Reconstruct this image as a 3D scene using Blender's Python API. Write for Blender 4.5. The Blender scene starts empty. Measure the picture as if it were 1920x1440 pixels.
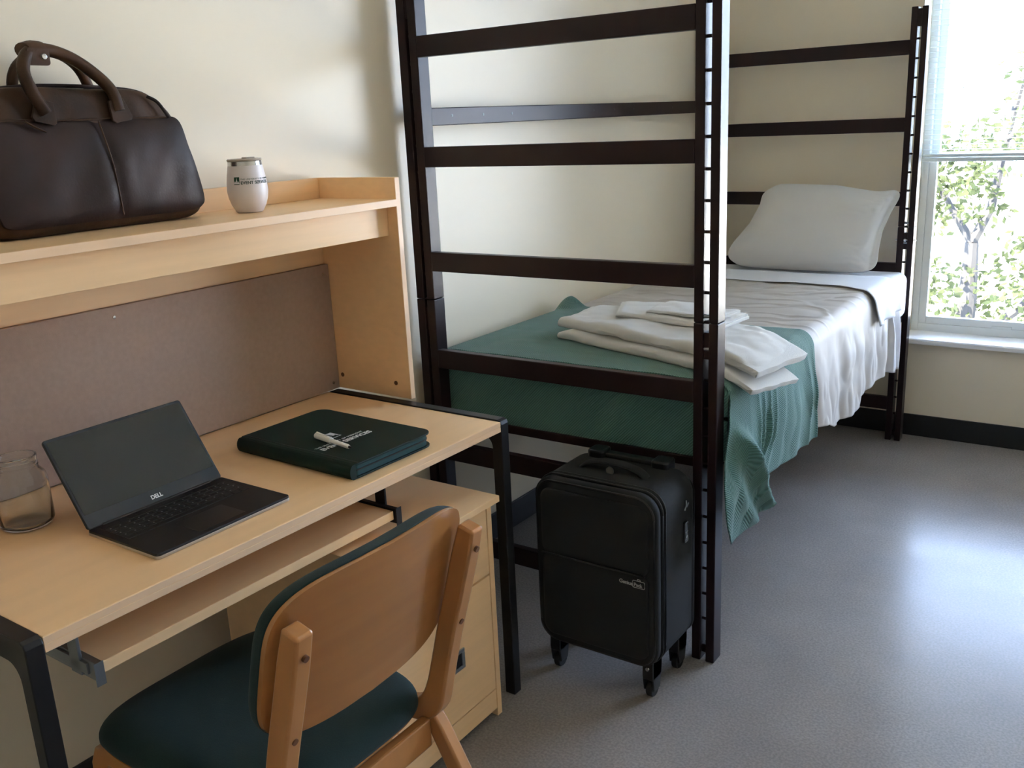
import bpy, bmesh, math, random
from mathutils import Vector, Matrix, noise
random.seed(7)
PI = math.pi
sc = bpy.context.scene
C = sc.collection

# ---------------------------------------------------------------- camera
cam_d = bpy.data.cameras.new('camera')
cam = bpy.data.objects.new('camera', cam_d); C.objects.link(cam)
r_ = Vector((0.82125211, 0.56871237, -0.04594791))
u_ = Vector((-0.11684567, 0.24646108, 0.96208317))
f_ = Vector((-0.55847297, 0.78474402, -0.26885826))
M = Matrix.Identity(4)
for i in range(3):
    M[i][0] = r_[i]; M[i][1] = u_[i]; M[i][2] = -f_[i]
M[0][3], M[1][3], M[2][3] = 1.91275, -1.48607, 1.46648
cam.matrix_world = M
cam_d.sensor_fit = 'HORIZONTAL'; cam_d.sensor_width = 36
cam_d.lens = 1767.1 * 36 / 1920
cam_d.clip_start = 0.05; cam_d.clip_end = 200
sc.camera = cam
# ---------------------------------------------------------------- world, sun, light
SKY = 12.6
w = bpy.data.worlds.new('world'); sc.world = w; w.use_nodes = True
nt = w.node_tree; nt.nodes.clear()
wo = nt.nodes.new('ShaderNodeOutputWorld'); bg = nt.nodes.new('ShaderNodeBackground')
tc = nt.nodes.new('ShaderNodeTexCoord'); sx = nt.nodes.new('ShaderNodeSeparateXYZ'); cr = nt.nodes.new('ShaderNodeValToRGB')
nt.links.new(tc.outputs['Generated'], sx.inputs[0]); nt.links.new(sx.outputs['Z'], cr.inputs[0])
cr.color_ramp.elements[0].position = 0.0; cr.color_ramp.elements[0].color = (0.64, 0.78, 1.0, 1)
cr.color_ramp.elements[1].position = 0.6; cr.color_ramp.elements[1].color = (0.45, 0.64, 1, 1)
nt.links.new(cr.outputs[0], bg.inputs[0]); bg.inputs[1].default_value = SKY
nt.links.new(bg.outputs[0], wo.inputs[0])
sd = bpy.data.lights.new('sun', 'SUN'); sd.energy = 60; sd.angle = math.radians(0.6); sd.color = (1, 0.93, 0.78)
so = bpy.data.objects.new('sun', sd); C.objects.link(so)
so.rotation_euler = (math.radians(38), 0, math.radians(-25))
so.location = (0, -4, 8)
pd = bpy.data.lights.new('window_daylight_portal', 'AREA'); pd.shape = 'RECTANGLE'; pd.size = 2.05; pd.size_y = 2.05
pd.cycles.is_portal = True
po = bpy.data.objects.new('window_daylight_portal', pd); C.objects.link(po)
po.location = (1.96, 3.13, 1.43); po.rotation_euler = (math.radians(-90), 0, 0)
sc.view_settings.view_transform = 'Standard'; sc.view_settings.look = 'None'
sc.view_settings.exposure = 1.22; sc.view_settings.gamma = 1; sc.view_settings.use_curve_mapping = False
sc.cycles.max_bounces = 10; sc.cycles.diffuse_bounces = 6; sc.cycles.glossy_bounces = 4
sc.cycles.transparent_max_bounces = 16; sc.cycles.sample_clamp_indirect = 8
sc.cycles.use_denoising = True

# ---------------------------------------------------------------- materials
def lin(c):
    return tuple(((v / 255) / 12.92 if v / 255 <= 0.04045 else ((v / 255 + 0.055) / 1.055) ** 2.4) for v in c) + (1,)
def mat(name, col, rough=0.5, metal=0.0, spec=0.5, var=0.0, vscale=(8, 8, 8), bump=0.0, bscale=200, bdist=0.001, sheen=0.0, col2=None, coat=0.0, detail=4):
    m = bpy.data.materials.new(name); m.use_nodes = True
    n = m.node_tree; b = n.nodes['Principled BSDF']
    b.inputs['Roughness'].default_value = rough; b.inputs['Metallic'].default_value = metal
    b.inputs['Specular IOR Level'].default_value = spec
    b.inputs['Sheen Weight'].default_value = sheen; b.inputs['Coat Weight'].default_value = coat
    b.inputs['Coat Roughness'].default_value = 0.15
    t = n.nodes.new('ShaderNodeTexCoord')
    c1 = lin(col)
    if var > 0 or col2:
        mp = n.nodes.new('ShaderNodeMapping'); mp.inputs['Scale'].default_value = vscale
        n.links.new(t.outputs['Object'], mp.inputs[0])
        nz = n.nodes.new('ShaderNodeTexNoise'); nz.inputs['Scale'].default_value = 1; nz.inputs['Detail'].default_value = detail
        n.links.new(mp.outputs[0], nz.inputs[0])
        rp = n.nodes.new('ShaderNodeValToRGB')
        rp.color_ramp.elements[0].position = 0.3; rp.color_ramp.elements[1].position = 0.7
        c2 = lin(col2) if col2 else tuple(v * (1 - var) for v in c1[:3]) + (1,)
        rp.color_ramp.elements[0].color = c2; rp.color_ramp.elements[1].color = c1
        n.links.new(nz.outputs['Fac'], rp.inputs[0]); n.links.new(rp.outputs[0], b.inputs['Base Color'])
    else:
        b.inputs['Base Color'].default_value = c1
    if bump > 0:
        nb = n.nodes.new('ShaderNodeTexNoise'); nb.inputs['Scale'].default_value = bscale; nb.inputs['Detail'].default_value = 3
        n.links.new(t.outputs['Object'], nb.inputs[0])
        bp = n.nodes.new('ShaderNodeBump'); bp.inputs['Strength'].default_value = bump; bp.inputs['Distance'].default_value = bdist
        n.links.new(nb.outputs['Fac'], bp.inputs['Height']); n.links.new(bp.outputs[0], b.inputs['Normal'])
    return m
PAINT = mat('cream_wall_paint', (236, 225, 204), 0.42, spec=0.35, var=0.03, vscale=(2, 2, 2), bump=0.15, bscale=160, bdist=0.0006)
CEIL = mat('white_ceiling_paint', (235, 232, 222), 0.8)
MAPLE = mat('maple_laminate', (247, 208, 160), 0.38, spec=0.4, var=0.06, vscale=(30, 3, 60), bump=0.05, bscale=300)
MAPLE_EDGE = mat('maple_edge_band', (243, 206, 168), 0.4, var=0.05, vscale=(40, 6, 40))
BEECH = mat('varnished_beech', (182, 126, 74), 0.28, spec=0.5, var=0.10, vscale=(30, 30, 5), coat=0.3)
PLY = mat('varnished_beech_ply', (168, 114, 64), 0.27, spec=0.5, var=0.10, vscale=(8, 3, 40), coat=0.35)
BROWN = mat('dark_brown_metal', (36, 22, 24), 0.34, spec=0.2)
BLACKM = mat('black_metal', (24, 23, 26), 0.45, spec=0.4)
TACK = mat('tack_board_fabric', (168, 144, 128), 0.85, var=0.10, vscale=(90, 90, 90), bump=0.3, bscale=500)
GREENUP = mat('dark_green_upholstery', (8, 40, 38), 0.9, var=0.3, vscale=(400, 400, 400), bump=0.5, bscale=700, sheen=0.04)
WHITESH = mat('white_cotton', (222, 224, 232), 0.75, bump=0.2, bscale=900, sheen=0.1)
PILLOWM = mat('white_pillowcase', (216, 215, 214), 0.75, bump=0.15, bscale=900)
CREAMB = mat('cream_satin_coverlet', (182, 175, 168), 0.55, spec=0.25, var=0.04, vscale=(10, 10, 10), bump=0.2, bscale=900, sheen=0.15)
TOWEL = mat('white_terry', (226, 224, 220), 0.95, bump=0.9, bscale=700, bdist=0.003, sheen=0.3)
LEATHER = mat('brown_leather', (76, 50, 32), 0.5, spec=0.25, col2=(48, 32, 22), vscale=(14, 14, 14), bump=0.35, bscale=220, bdist=0.001)
LEATHER_D = mat('dark_brown_leather', (58, 42, 40), 0.48, spec=0.22, col2=(38, 28, 27), vscale=(7, 7, 7), bump=0.3, bscale=220, bdist=0.001)
STEEL = mat('brushed_steel', (200, 198, 196), 0.22, metal=1.0)
ZINC = mat('zinc_plated_steel', (150, 156, 162), 0.35, metal=0.9)
MUGW = mat('white_powder_coat', (226, 218, 218), 0.38, spec=0.5)
BLACKPL = mat('black_plastic', (16, 16, 18), 0.35)
LAPB = mat('black_laptop_palm_rest', (20, 18, 19), 0.55, var=0.3, vscale=(300, 300, 300))
SCREEN = mat('dark_screen_glass', (20, 26, 27), 0.12, spec=0.5)
SCREENB = mat('screen_bezel', (34, 40, 47), 0.3)
KEY = mat('black_key', (10, 10, 11), 0.5)
SILVER = mat('silver_aluminium', (190, 188, 186), 0.3, metal=0.9)
GRNL = mat('green_leatherette', (6, 36, 32), 0.55, spec=0.25, bump=0.5, bscale=600, bdist=0.0008)
GRNZ = mat('teal_zip_fabric', (8, 62, 66), 0.7, bump=0.5, bscale=900)
WHITEINK = mat('white_ink', (235, 235, 235), 0.5)
GREENINK = mat('green_ink', (20, 74, 48), 0.5)
DARKINK = mat('dark_green_ink', (28, 58, 48), 0.5)
PENW = mat('white_pen_plastic', (248, 247, 240), 0.3)
SUITC = mat('black_ballistic_nylon', (13, 14, 16), 0.85, var=0.25, vscale=(500, 500, 500), bump=0.5, bscale=900)
RUBBER = mat('black_rubber', (14, 14, 14), 0.6)
GREYTAG = mat('grey_plastic', (150, 152, 154), 0.4)
FRAMEW = mat('white_window_vinyl', (226, 230, 230), 0.45)
BLINDM = mat('white_blind_slat', (228, 236, 238), 0.5)
BASEB = mat('black_rubber_baseboard', (26, 25, 29), 0.35, spec=0.5)
SILLM = mat('white_sill', (236, 236, 236), 0.3)
MATTR = mat('blue_grey_mattress', (90, 110, 130), 0.7)
BARK = mat('tree_bark', (30, 28, 27), 0.9, var=0.3, vscale=(20, 20, 8))
CHROME = mat('chrome', (230, 230, 232), 0.08, metal=1.0)
HOLE = mat('dark_screw_recess', (104, 66, 40), 0.7)
CONC = mat('pale_paving', (222, 216, 204), 0.9, var=0.1, vscale=(2, 2, 2))

def blanket_mat():
    m = bpy.data.materials.new('green_herringbone_cotton'); m.use_nodes = True
    n = m.node_tree; L = n.links.new; b = n.nodes['Principled BSDF']
    b.inputs['Roughness'].default_value = 0.9; b.inputs['Sheen Weight'].default_value = 0.2
    t = n.nodes.new('ShaderNodeTexCoord'); s = n.nodes.new('ShaderNodeSeparateXYZ'); L(t.outputs['Object'], s.inputs[0])
    def mth(op, a, bb=None):
        k = n.nodes.new('ShaderNodeMath'); k.operation = op
        for i, v in enumerate((a, bb)):
            if v is None: continue
            if isinstance(v, (int, float)): k.inputs[i].default_value = v
            else: L(v, k.inputs[i])
        return k.outputs[0]
    u = mth('SUBTRACT', s.outputs['X'], s.outputs['Z'])          # runs across the bed and on down the hanging side
    v = s.outputs['Y']
    zig = mth('ABSOLUTE', mth('SUBTRACT', mth('FRACT', mth('MULTIPLY', v, 16)), 0.5))
    ph = mth('ADD', mth('MULTIPLY', u, 120), mth('MULTIPLY', zig, 9))
    wv = mth('SINE', mth('MULTIPLY', ph, 6.2832))
    nz = n.nodes.new('ShaderNodeTexNoise'); nz.inputs['Scale'].default_value = 600
    L(t.outputs['Object'], nz.inputs[0])
    h = mth('ADD', wv, mth('MULTIPLY', nz.outputs['Fac'], 1.2))
    bp = n.nodes.new('ShaderNodeBump'); bp.inputs['Strength'].default_value = 0.6; bp.inputs['Distance'].default_value = 0.0009
    L(h, bp.inputs['Height']); L(bp.outputs[0], b.inputs['Normal'])
    rp = n.nodes.new('ShaderNodeValToRGB')
    rp.color_ramp.elements[0].color = lin((60, 98, 90)); rp.color_ramp.elements[1].color = lin((82, 124, 117))
    L(mth('MULTIPLY', mth('ADD', wv, 1.0), 0.5), rp.inputs[0]); L(rp.outputs[0], b.inputs['Base Color'])
    return m
BLANKET = blanket_mat()

def floor_mat():
    m = bpy.data.materials.new('polished_grey_concrete'); m.use_nodes = True
    n = m.node_tree; L = n.links.new; b = n.nodes['Principled BSDF']
    t = n.nodes.new('ShaderNodeTexCoord')
    a = n.nodes.new('ShaderNodeTexNoise'); a.inputs['Scale'].default_value = 1.6; a.inputs['Detail'].default_value = 6; a.inputs['Roughness'].default_value = 0.6
    c = n.nodes.new('ShaderNodeTexNoise'); c.inputs['Scale'].default_value = 160; c.inputs['Detail'].default_value = 2
    L(t.outputs['Object'], a.inputs[0]); L(t.outputs['Object'], c.inputs[0])
    r1 = n.nodes.new('ShaderNodeValToRGB'); r1.color_ramp.elements[0].position = 0.3; r1.color_ramp.elements[1].position = 0.72
    r1.color_ramp.elements[0].color = lin((132, 126, 122)); r1.color_ramp.elements[1].color = lin((150, 143, 139))
    r2 = n.nodes.new('ShaderNodeValToRGB'); r2.color_ramp.elements[0].position = 0.35; r2.color_ramp.elements[1].position = 0.65
    r2.color_ramp.elements[0].color = (0.82, 0.82, 0.82, 1); r2.color_ramp.elements[1].color = (1.08, 1.08, 1.08, 1)
    L(a.outputs['Fac'], r1.inputs[0]); L(c.outputs['Fac'], r2.inputs[0])
    mx = n.nodes.new('ShaderNodeMix'); mx.data_type = 'RGBA'; mx.blend_type = 'MULTIPLY'; mx.inputs[0].default_value = 1
    L(r1.outputs[0], mx.inputs[6]); L(r2.outputs[0], mx.inputs[7]); L(mx.outputs[2], b.inputs['Base Color'])
    # scuffed wax: fine scratches vary the gloss
    mp = n.nodes.new('ShaderNodeMapping'); mp.inputs['Scale'].default_value = (1.2, 4, 1); mp.inputs['Rotation'].default_value = (0, 0, 0.7)
    sn = n.nodes.new('ShaderNodeTexNoise'); sn.inputs['Scale'].default_value = 1.5; sn.inputs['Detail'].default_value = 5
    L(t.outputs['Object'], mp.inputs[0]); L(mp.outputs[0], sn.inputs[0])
    mr = n.nodes.new('ShaderNodeMapRange'); mr.inputs['From Min'].default_value = 0.35; mr.inputs['From Max'].default_value = 0.7
    mr.inputs['To Min'].default_value = 0.19; mr.inputs['To Max'].default_value = 0.27
    L(sn.outputs['Fac'], mr.inputs[0]); L(mr.outputs[0], b.inputs['Roughness'])
    b.inputs['Specular IOR Level'].default_value = 0.075
    bp = n.nodes.new('ShaderNodeBump'); bp.inputs['Strength'].default_value = 0.03; bp.inputs['Distance'].default_value = 0.002
    L(a.outputs['Fac'], bp.inputs['Height']); L(bp.outputs[0], b.inputs['Normal'])
    return m
FLOORM = floor_mat()

def thin_glass(name, tint=(1, 1, 1, 1), ior=1.45, lo=0.0):
    m = bpy.data.materials.new(name); m.use_nodes = True
    n = m.node_tree; n.nodes.clear(); L = n.links.new
    o = n.nodes.new('ShaderNodeOutputMaterial'); tr = n.nodes.new('ShaderNodeBsdfTransparent'); g = n.nodes.new('ShaderNodeBsdfGlossy')
    g.inputs['Roughness'].default_value = 0.03; tr.inputs[0].default_value = tint
    f = n.nodes.new('ShaderNodeFresnel'); f.inputs[0].default_value = ior
    x = n.nodes.new('ShaderNodeMixShader'); L(f.outputs[0], x.inputs[0]); L(tr.outputs[0], x.inputs[1]); L(g.outputs[0], x.inputs[2]); L(x.outputs[0], o.inputs[0])
    return m
PANE = thin_glass('window_glass')
GLASS = bpy.data.materials.new('clear_jar_glass'); GLASS.use_nodes = True
gb = GLASS.node_tree.nodes['Principled BSDF']; gb.inputs['Transmission Weight'].default_value = 1.0; gb.inputs['Roughness'].default_value = 0.02
gb.inputs['IOR'].default_value = 1.45; gb.inputs['Base Color'].default_value = (0.95, 0.97, 0.95, 1)

def leaf_mat(name, c, ct):
    m = bpy.data.materials.new(name); m.use_nodes = True
    n = m.node_tree; n.nodes.clear(); L = n.links.new
    o = n.nodes.new('ShaderNodeOutputMaterial'); d = n.nodes.new('ShaderNodeBsdfDiffuse'); t = n.nodes.new('ShaderNodeBsdfTranslucent')
    oi = n.nodes.new('ShaderNodeTexCoord'); nz = n.nodes.new('ShaderNodeTexNoise'); nz.inputs['Scale'].default_value = 3
    L(oi.outputs['Object'], nz.inputs[0])
    for s, col in ((d, c), (t, ct)):
        r = n.nodes.new('ShaderNodeValToRGB'); r.color_ramp.elements[0].position = 0.35; r.color_ramp.elements[1].position = 0.65
        r.color_ramp.elements[0].color = tuple(v * 0.55 for v in lin(col)[:3]) + (1,); r.color_ramp.elements[1].color = lin(col)
        L(nz.outputs['Fac'], r.inputs[0]); L(r.outputs[0], s.inputs[0])
    x = n.nodes.new('ShaderNodeMixShader'); x.inputs[0].default_value = 0.5
    L(d.outputs[0], x.inputs[1]); L(t.outputs[0], x.inputs[2]); L(x.outputs[0], o.inputs[0])
    return m
LEAF = leaf_mat('green_leaf', (58, 64, 46), (64, 70, 44))

# ---------------------------------------------------------------- mesh helpers
def merge(bms):
    out = bmesh.new()
    for b in bms:
        me = bpy.data.meshes.new('t'); b.to_mesh(me); b.free(); out.from_mesh(me); bpy.data.meshes.remove(me)
    return out
def box(x0, x1, y0, y1, z0, z1, bev=0.0015, seg=2):
    b = bmesh.new(); bmesh.ops.create_cube(b, size=1)
    for v in b.verts:
        v.co = Vector(((x0 + x1) / 2 + v.co.x * (x1 - x0), (y0 + y1) / 2 + v.co.y * (y1 - y0), (z0 + z1) / 2 + v.co.z * (z1 - z0)))
    if bev > 0: bmesh.ops.bevel(b, geom=b.edges[:], offset=bev, segments=seg, profile=0.5, affect='EDGES')
    crisp(b)
    return b
def crisp(b):
    """keep big flat faces flat where they meet their small rounded edge"""
    for e in b.edges:
        if len(e.link_faces) == 2:
            a, c = sorted(f.calc_area() for f in e.link_faces)
            if e.calc_face_angle(0) > 0.1 and c > 3 * a: e.seam = True
def prism(poly, axis, a, b_, bev=0.0, seg=2):
    """extrude a closed 2-D outline along an axis; outline is in the two other axes, in x,y,z order"""
    def P(p, t):
        c = [p[0], p[1]]; c.insert(axis, t); return Vector(c)
    b = bmesh.new()
    lo = [b.verts.new(P(p, a)) for p in poly]; hi = [b.verts.new(P(p, b_)) for p in poly]
    n = len(poly)
    b.faces.new(lo); b.faces.new(hi[::-1])
    for i in range(n): b.faces.new((lo[(i + 1) % n], lo[i], hi[i], hi[(i + 1) % n]))
    bmesh.ops.recalc_face_normals(b, faces=b.faces[:])
    if bev > 0:
        es = [e for e in b.edges if len(e.link_faces) == 2 and e.calc_face_angle(0) > 0.9]
        bmesh.ops.bevel(b, geom=es, offset=bev, segments=seg, profile=0.5, affect='EDGES', clamp_overlap=True)
    if bev < 0.01: crisp(b)
    return b
def rrect(x0, x1, y0, y1, r, seg=6):
    pts = []
    for cx, cy, a0 in ((x1 - r, y1 - r, 0), (x0 + r, y1 - r, 90), (x0 + r, y0 + r, 180), (x1 - r, y0 + r, 270)):
        for i in range(seg + 1):
            a = math.radians(a0 + 90 * i / seg); pts.append((cx + r * math.cos(a), cy + r * math.sin(a)))
    return pts
def tube(pts, r, seg=10, closed=False, caps=True, flat=1.0, up=Vector((0, 0, 1))):
    pts = [Vector(p) for p in pts]; n = len(pts); b = bmesh.new(); rings = []
    for i, p in enumerate(pts):
        if closed: t = (pts[(i + 1) % n] - pts[i - 1]).normalized()
        else: t = (pts[min(i + 1, n - 1)] - pts[max(i - 1, 0)]).normalized()
        s = t.cross(up)
        if s.length < 1e-3: s = t.cross(Vector((1, 0, 0)))
        s.normalize(); q = s.cross(t).normalized()
        rr = r[i] if isinstance(r, (list, tuple)) else r
        rings.append([b.verts.new(p + s * rr * math.cos(2 * PI * k / seg) + q * rr * flat * math.sin(2 * PI * k / seg)) for k in range(seg)])
    m = n if closed else n - 1
    for i in range(m):
        A, B = rings[i], rings[(i + 1) % n]
        for k in range(seg): b.faces.new((A[k], A[(k + 1) % seg], B[(k + 1) % seg], B[k]))
    if caps and not closed: b.faces.new(rings[0]); b.faces.new(rings[-1][::-1])
    bmesh.ops.recalc_face_normals(b, faces=b.faces[:])
    return b
def lathe(prof, c, seg=32, axis=2):
    b = bmesh.new(); rings = []
    for r, h in prof:
        ring = []
        for k in range(seg):
            a = 2 * PI * k / seg; p = [max(r, 1e-5) * math.cos(a), max(r, 1e-5) * math.sin(a)]; p.insert(axis, h)
            ring.append(b.verts.new(Vector(p) + Vector(c)))
        rings.append(ring)
    for i in range(len(rings) - 1):
        for k in range(seg): b.faces.new((rings[i][k], rings[i][(k + 1) % seg], rings[i + 1][(k + 1) % seg], rings[i + 1][k]))
    b.faces.new(rings[0][::-1]); b.faces.new(rings[-1])
    bmesh.ops.remove_doubles(b, verts=b.verts[:], dist=2e-5)
    bmesh.ops.recalc_face_normals(b, faces=b.faces[:])
    return b
def cyl(p0, p1, r, seg=16): return tube([p0, p1], r, seg)
def super_pt(a, ax, ay, n):
    c, s = math.cos(a), math.sin(a)
    return (ax * math.copysign(abs(c) ** (2 / n), c), ay * math.copysign(abs(s) ** (2 / n), s))
def pad(outline, top, bot, Mf, rings=10, edge=0.5):
    """closed cushion-like shell. outline: list of (u,v); top/bot(s,u,v)->w ; Mf(u,v,w)->xyz"""
    b = bmesh.new(); n = len(outline)
    def side(fn):
        rs = []
        for i in range(1, rings + 1):
            s = math.sin(i / rings * PI / 2)
            rs.append([b.verts.new(Mf(p[0] * s, p[1] * s, fn(s, p[0] * s, p[1] * s))) for p in outline])
        c = b.verts.new(Mf(0, 0, fn(0, 0, 0))); return c, rs
    ct, T = side(top); cb, Bt = side(bot)
    for c, R, fl in ((ct, T, False), (cb, Bt, True)):
        for k in range(n):
            f = (c, R[0][k], R[0][(k + 1) % n]); b.faces.new(f[::-1] if fl else f)
        for i in range(rings - 1):
            for k in range(n):
                f = (R[i][k], R[i + 1][k], R[i + 1][(k + 1) % n], R[i][(k + 1) % n]); b.faces.new(f[::-1] if fl else f)
    for k in range(n): b.faces.new((T[-1][k], Bt[-1][k], Bt[-1][(k + 1) % n], T[-1][(k + 1) % n]))
    bmesh.ops.remove_doubles(b, verts=b.verts[:], dist=1e-5)
    bmesh.ops.recalc_face_normals(b, faces=b.faces[:])
    return b
def grid(fn, nu, nv):
    b = bmesh.new()
    V = [[b.verts.new(fn(i / nu, j / nv)) for j in range(nv + 1)] for i in range(nu + 1)]
    for i in range(nu):
        for j in range(nv): b.faces.new((V[i][j], V[i + 1][j], V[i + 1][j + 1], V[i][j + 1]))
    return b
def sweep_rect(poly_xz, half, y0, y1, bev=0.004, axis=1):
    """bent bar: centre line in XZ with per-point half thickness, extruded from y0 to y1"""
    pts = [Vector((p[0], p[1])) for p in poly_xz]; n = len(pts); L_, R_ = [], []
    for i, p in enumerate(pts):
        t = (pts[min(i + 1, n - 1)] - pts[max(i - 1, 0)]).normalized(); q = Vector((-t.y, t.x))
        h = half[i] if isinstance(half, (list, tuple)) else half
        L_.append(tuple(p + q * h)); R_.append(tuple(p - q * h))
    return prism(L_ + R_[::-1], axis, y0, y1, bev, 3)
def text_bm(s, size, Mx, depth=0.0004, spacing=1.0, bold=0.0):
    cu = bpy.data.curves.new('t', 'FONT'); cu.body = s; cu.size = size; cu.extrude = depth; cu.align_x = 'LEFT'
    cu.space_character = spacing; cu.offset = bold
    o = bpy.data.objects.new('t', cu); C.objects.link(o)
    dg = bpy.context.evaluated_depsgraph_get(); me = bpy.data.meshes.new_from_object(o.evaluated_get(dg))
    b = bmesh.new(); b.from_mesh(me); bpy.data.objects.remove(o); bpy.data.curves.remove(cu); bpy.data.meshes.remove(me)
    for v in b.verts: v.co = Mx(v.co)
    return b
def frame(o, r, u, d):
    o, r, u, d = map(Vector, (o, r, u, d)); return lambda c: o + r * c.x + u * c.y + d * c.z

# ---------------------------------------------------------------- object helpers
def finish(b, smooth=True, ang=0.6):
    if smooth:
        for f in b.faces: f.smooth = True
        for e in b.edges:
            if e.seam or (len(e.link_faces) == 2 and e.calc_face_angle(0) > ang): e.smooth = False
def part(name, b, m, parent=None, label=None, smooth=True, ang=0.6):
    finish(b, smooth, ang)
    me = bpy.data.meshes.new(name); b.to_mesh(me); b.free(); me.materials.append(m)
    o = bpy.data.objects.new(name, me); C.objects.link(o)
    if parent is not None:
        o.parent = parent; o.matrix_parent_inverse = base_inv(parent)
    if label: o['label'] = label
    return o
ROOTINV = {}
def base_inv(p):
    if p.name in ROOTINV: return ROOTINV[p.name]
    return Matrix.Identity(4)      # a part's own mesh is already in its thing's build space
def thing(name, label, cat, base, rotz=0.0, group=None):
    """empty at the base; children are built in a space that is turned by rotz about the world origin"""
    o = bpy.data.objects.new(name, None); C.objects.link(o); o.empty_display_size = 0.1
    o.matrix_world = Matrix.Rotation(rotz, 4, 'Z') @ Matrix.Translation(Vector(base))
    ROOTINV[o.name] = Matrix.Translation(-Vector(base))
    o['label'] = label; o['category'] = cat
    if group: o['group'] = group
    return o
def tag(o, label, cat, group=None, kind=None):
    o['label'] = label; o['category'] = cat
    if group: o['group'] = group
    if kind: o['kind'] = kind
    return o
def struct(name, b, m, parent=None, smooth=False):
    o = part(name, b, m, parent, smooth=smooth)
    if parent is None: o['kind'] = 'structure'
    return o

# ================================================================ THE ROOM
D = 2.882            # inner face of the window wall
RX, RY, RZ = 3.35, -2.9, 2.62
WX0, WX1, WZ0, WZ1 = 0.965, 2.95, 0.445, 2.42
struct('floor', box(-0.15, RX + 0.15, RY - 0.15, D, -0.1, 0.0, 0), FLOORM)
struct('ceiling', box(-0.15, RX + 0.15, RY - 0.15, D + 0.3, RZ, RZ + 0.12, 0), CEIL)
struct('wall_left', box(-0.15, 0.0, RY - 0.15, D, 0, RZ, 0), PAINT)
struct('wall_right', box(RX, RX + 0.15, RY - 0.15, D, 0, RZ, 0), PAINT)
struct('wall_rear', box(0, RX, RY - 0.15, RY, 0, RZ, 0), PAINT)
WT = 0.24
struct('wall_window', merge([
    box(-0.15, WX0, D, D + WT, -0.1, RZ, 0), box(WX1, RX + 0.15, D, D + WT, -0.1, RZ, 0),
    box(WX0, WX1, D, D + WT, -0.1, WZ0, 0), box(WX0, WX1, D, D + WT, WZ1, RZ, 0)]), PAINT)
BH = 0.1
struct('baseboard_left', box(0.0, 0.009, RY, D, 0, BH, 0.002), BASEB)
struct('baseboard_window', box(0.009, RX, D - 0.009, D, 0, BH, 0.002), BASEB)
struct('baseboard_right', box(RX - 0.009, RX, RY, D - 0.009, 0, BH, 0.002), BASEB)
struct('baseboard_rear', box(0.009, RX - 0.009, RY, RY + 0.009, 0, BH, 0.002), BASEB)
# window: frame, two sashes, panes, sill
FY = 3.03
win = struct('window_1', merge([
    box(WX0, WX0 + 0.03, FY, FY + 0.075, WZ0, WZ1, 0.002), box(WX1 - 0.03, WX1, FY, FY + 0.075, WZ0, WZ1, 0.002),
    box(WX0 + 0.03, WX1 - 0.03, FY, FY + 0.075, WZ0, WZ0 + 0.045, 0.002), box(WX0 + 0.03, WX1 - 0.03, FY, FY + 0.075, WZ1 - 0.04, WZ1, 0.002)]), FRAMEW)
def sash(x0, x1, z0, z1, y, wv):
    return merge([box(x0, x0 + wv, y, y + 0.03, z0, z1, 0.002), box(x1 - wv, x1, y, y + 0.03, z0, z1, 0.002),
                  box(x0 + wv, x1 - wv, y, y + 0.03, z0, z0 + wv, 0.002), box(x0 + wv, x1 - wv, y, y + 0.03, z1 - wv, z1, 0.002)])
MZ = 1.245
for nm, z0, z1, y in (('lower_sash', WZ0 + 0.045, MZ, FY + 0.004), ('upper_sash', MZ - 0.03, WZ1 - 0.04, FY + 0.038)):
    s_ = part(nm, sash(WX0 + 0.03, WX1 - 0.03, z0, z1, y, 0.032), FRAMEW, win, smooth=False)
    part('pane', box(WX0 + 0.062, WX1 - 0.062, y + 0.013, y + 0.017, z0 + 0.032, z1 - 0.032, 0), PANE, s_, smooth=False)
part('sash_lock', merge([box(1.30, 1.38, FY - 0.004, FY + 0.004, WZ0 + 0.045, WZ0 + 0.056, 0.002)]), FRAMEW, win)
struct('trim_1', merge([prism([(D - 0.035, WZ0 - 0.012), (D - 0.035, WZ0 + 0.004), (D - 0.03, WZ0 + 0.010), (FY + 0.01, WZ0 + 0.010), (FY + 0.01, WZ0 - 0.012)], 0, WX0 - 0.03, WX1 + 0.03, 0)]), SILLM)
# mini blind over the upper half
bl = thing('window_blind', 'white mini blind lowered over the upper half of the window', 'blind', (1.95, 2.99, 1.22))
BX0, BX1, BY = WX0 + 0.01, WX1 - 0.01, 2.985
part('headrail', box(BX0, BX1, BY - 0.02, BY + 0.02, WZ1 - 0.04, WZ1 - 0.002, 0.002), BLINDM, bl)
part('bottom_rail', merge([box(BX0, BX1, BY - 0.014, BY + 0.014, 1.212, 1.228, 0.003), box(BX0, BX1, BY - 0.012, BY + 0.012, 1.232, 1.244, 0.003)]), BLINDM, bl)
sl = []
z = 1.262
while z < WZ1 - 0.05:
    th = 0.12
    pr = [(BY - 0.0125, z - 0.001), (BY - 0.006, z + 0.0012), (BY, z + 0.002), (BY + 0.006, z + 0.0014), (BY + 0.0125, z)]
    pr = pr + [(a, c - 0.0006) for a, c in pr[::-1]]
    sl.append(prism(pr, 0, BX0 + 0.004, BX1 - 0.004)); z += 0.021
part('slats', merge(sl), BLINDM, bl)
for x in (1.12, 1.95, 2.8):
    part('ladder_cord', merge([cyl((x, BY + s * 0.013, 1.22), (x, BY + s * 0.013, WZ1 - 0.03), 0.0007, 6) for s in (-1, 1)]), BLINDM, bl)

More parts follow.
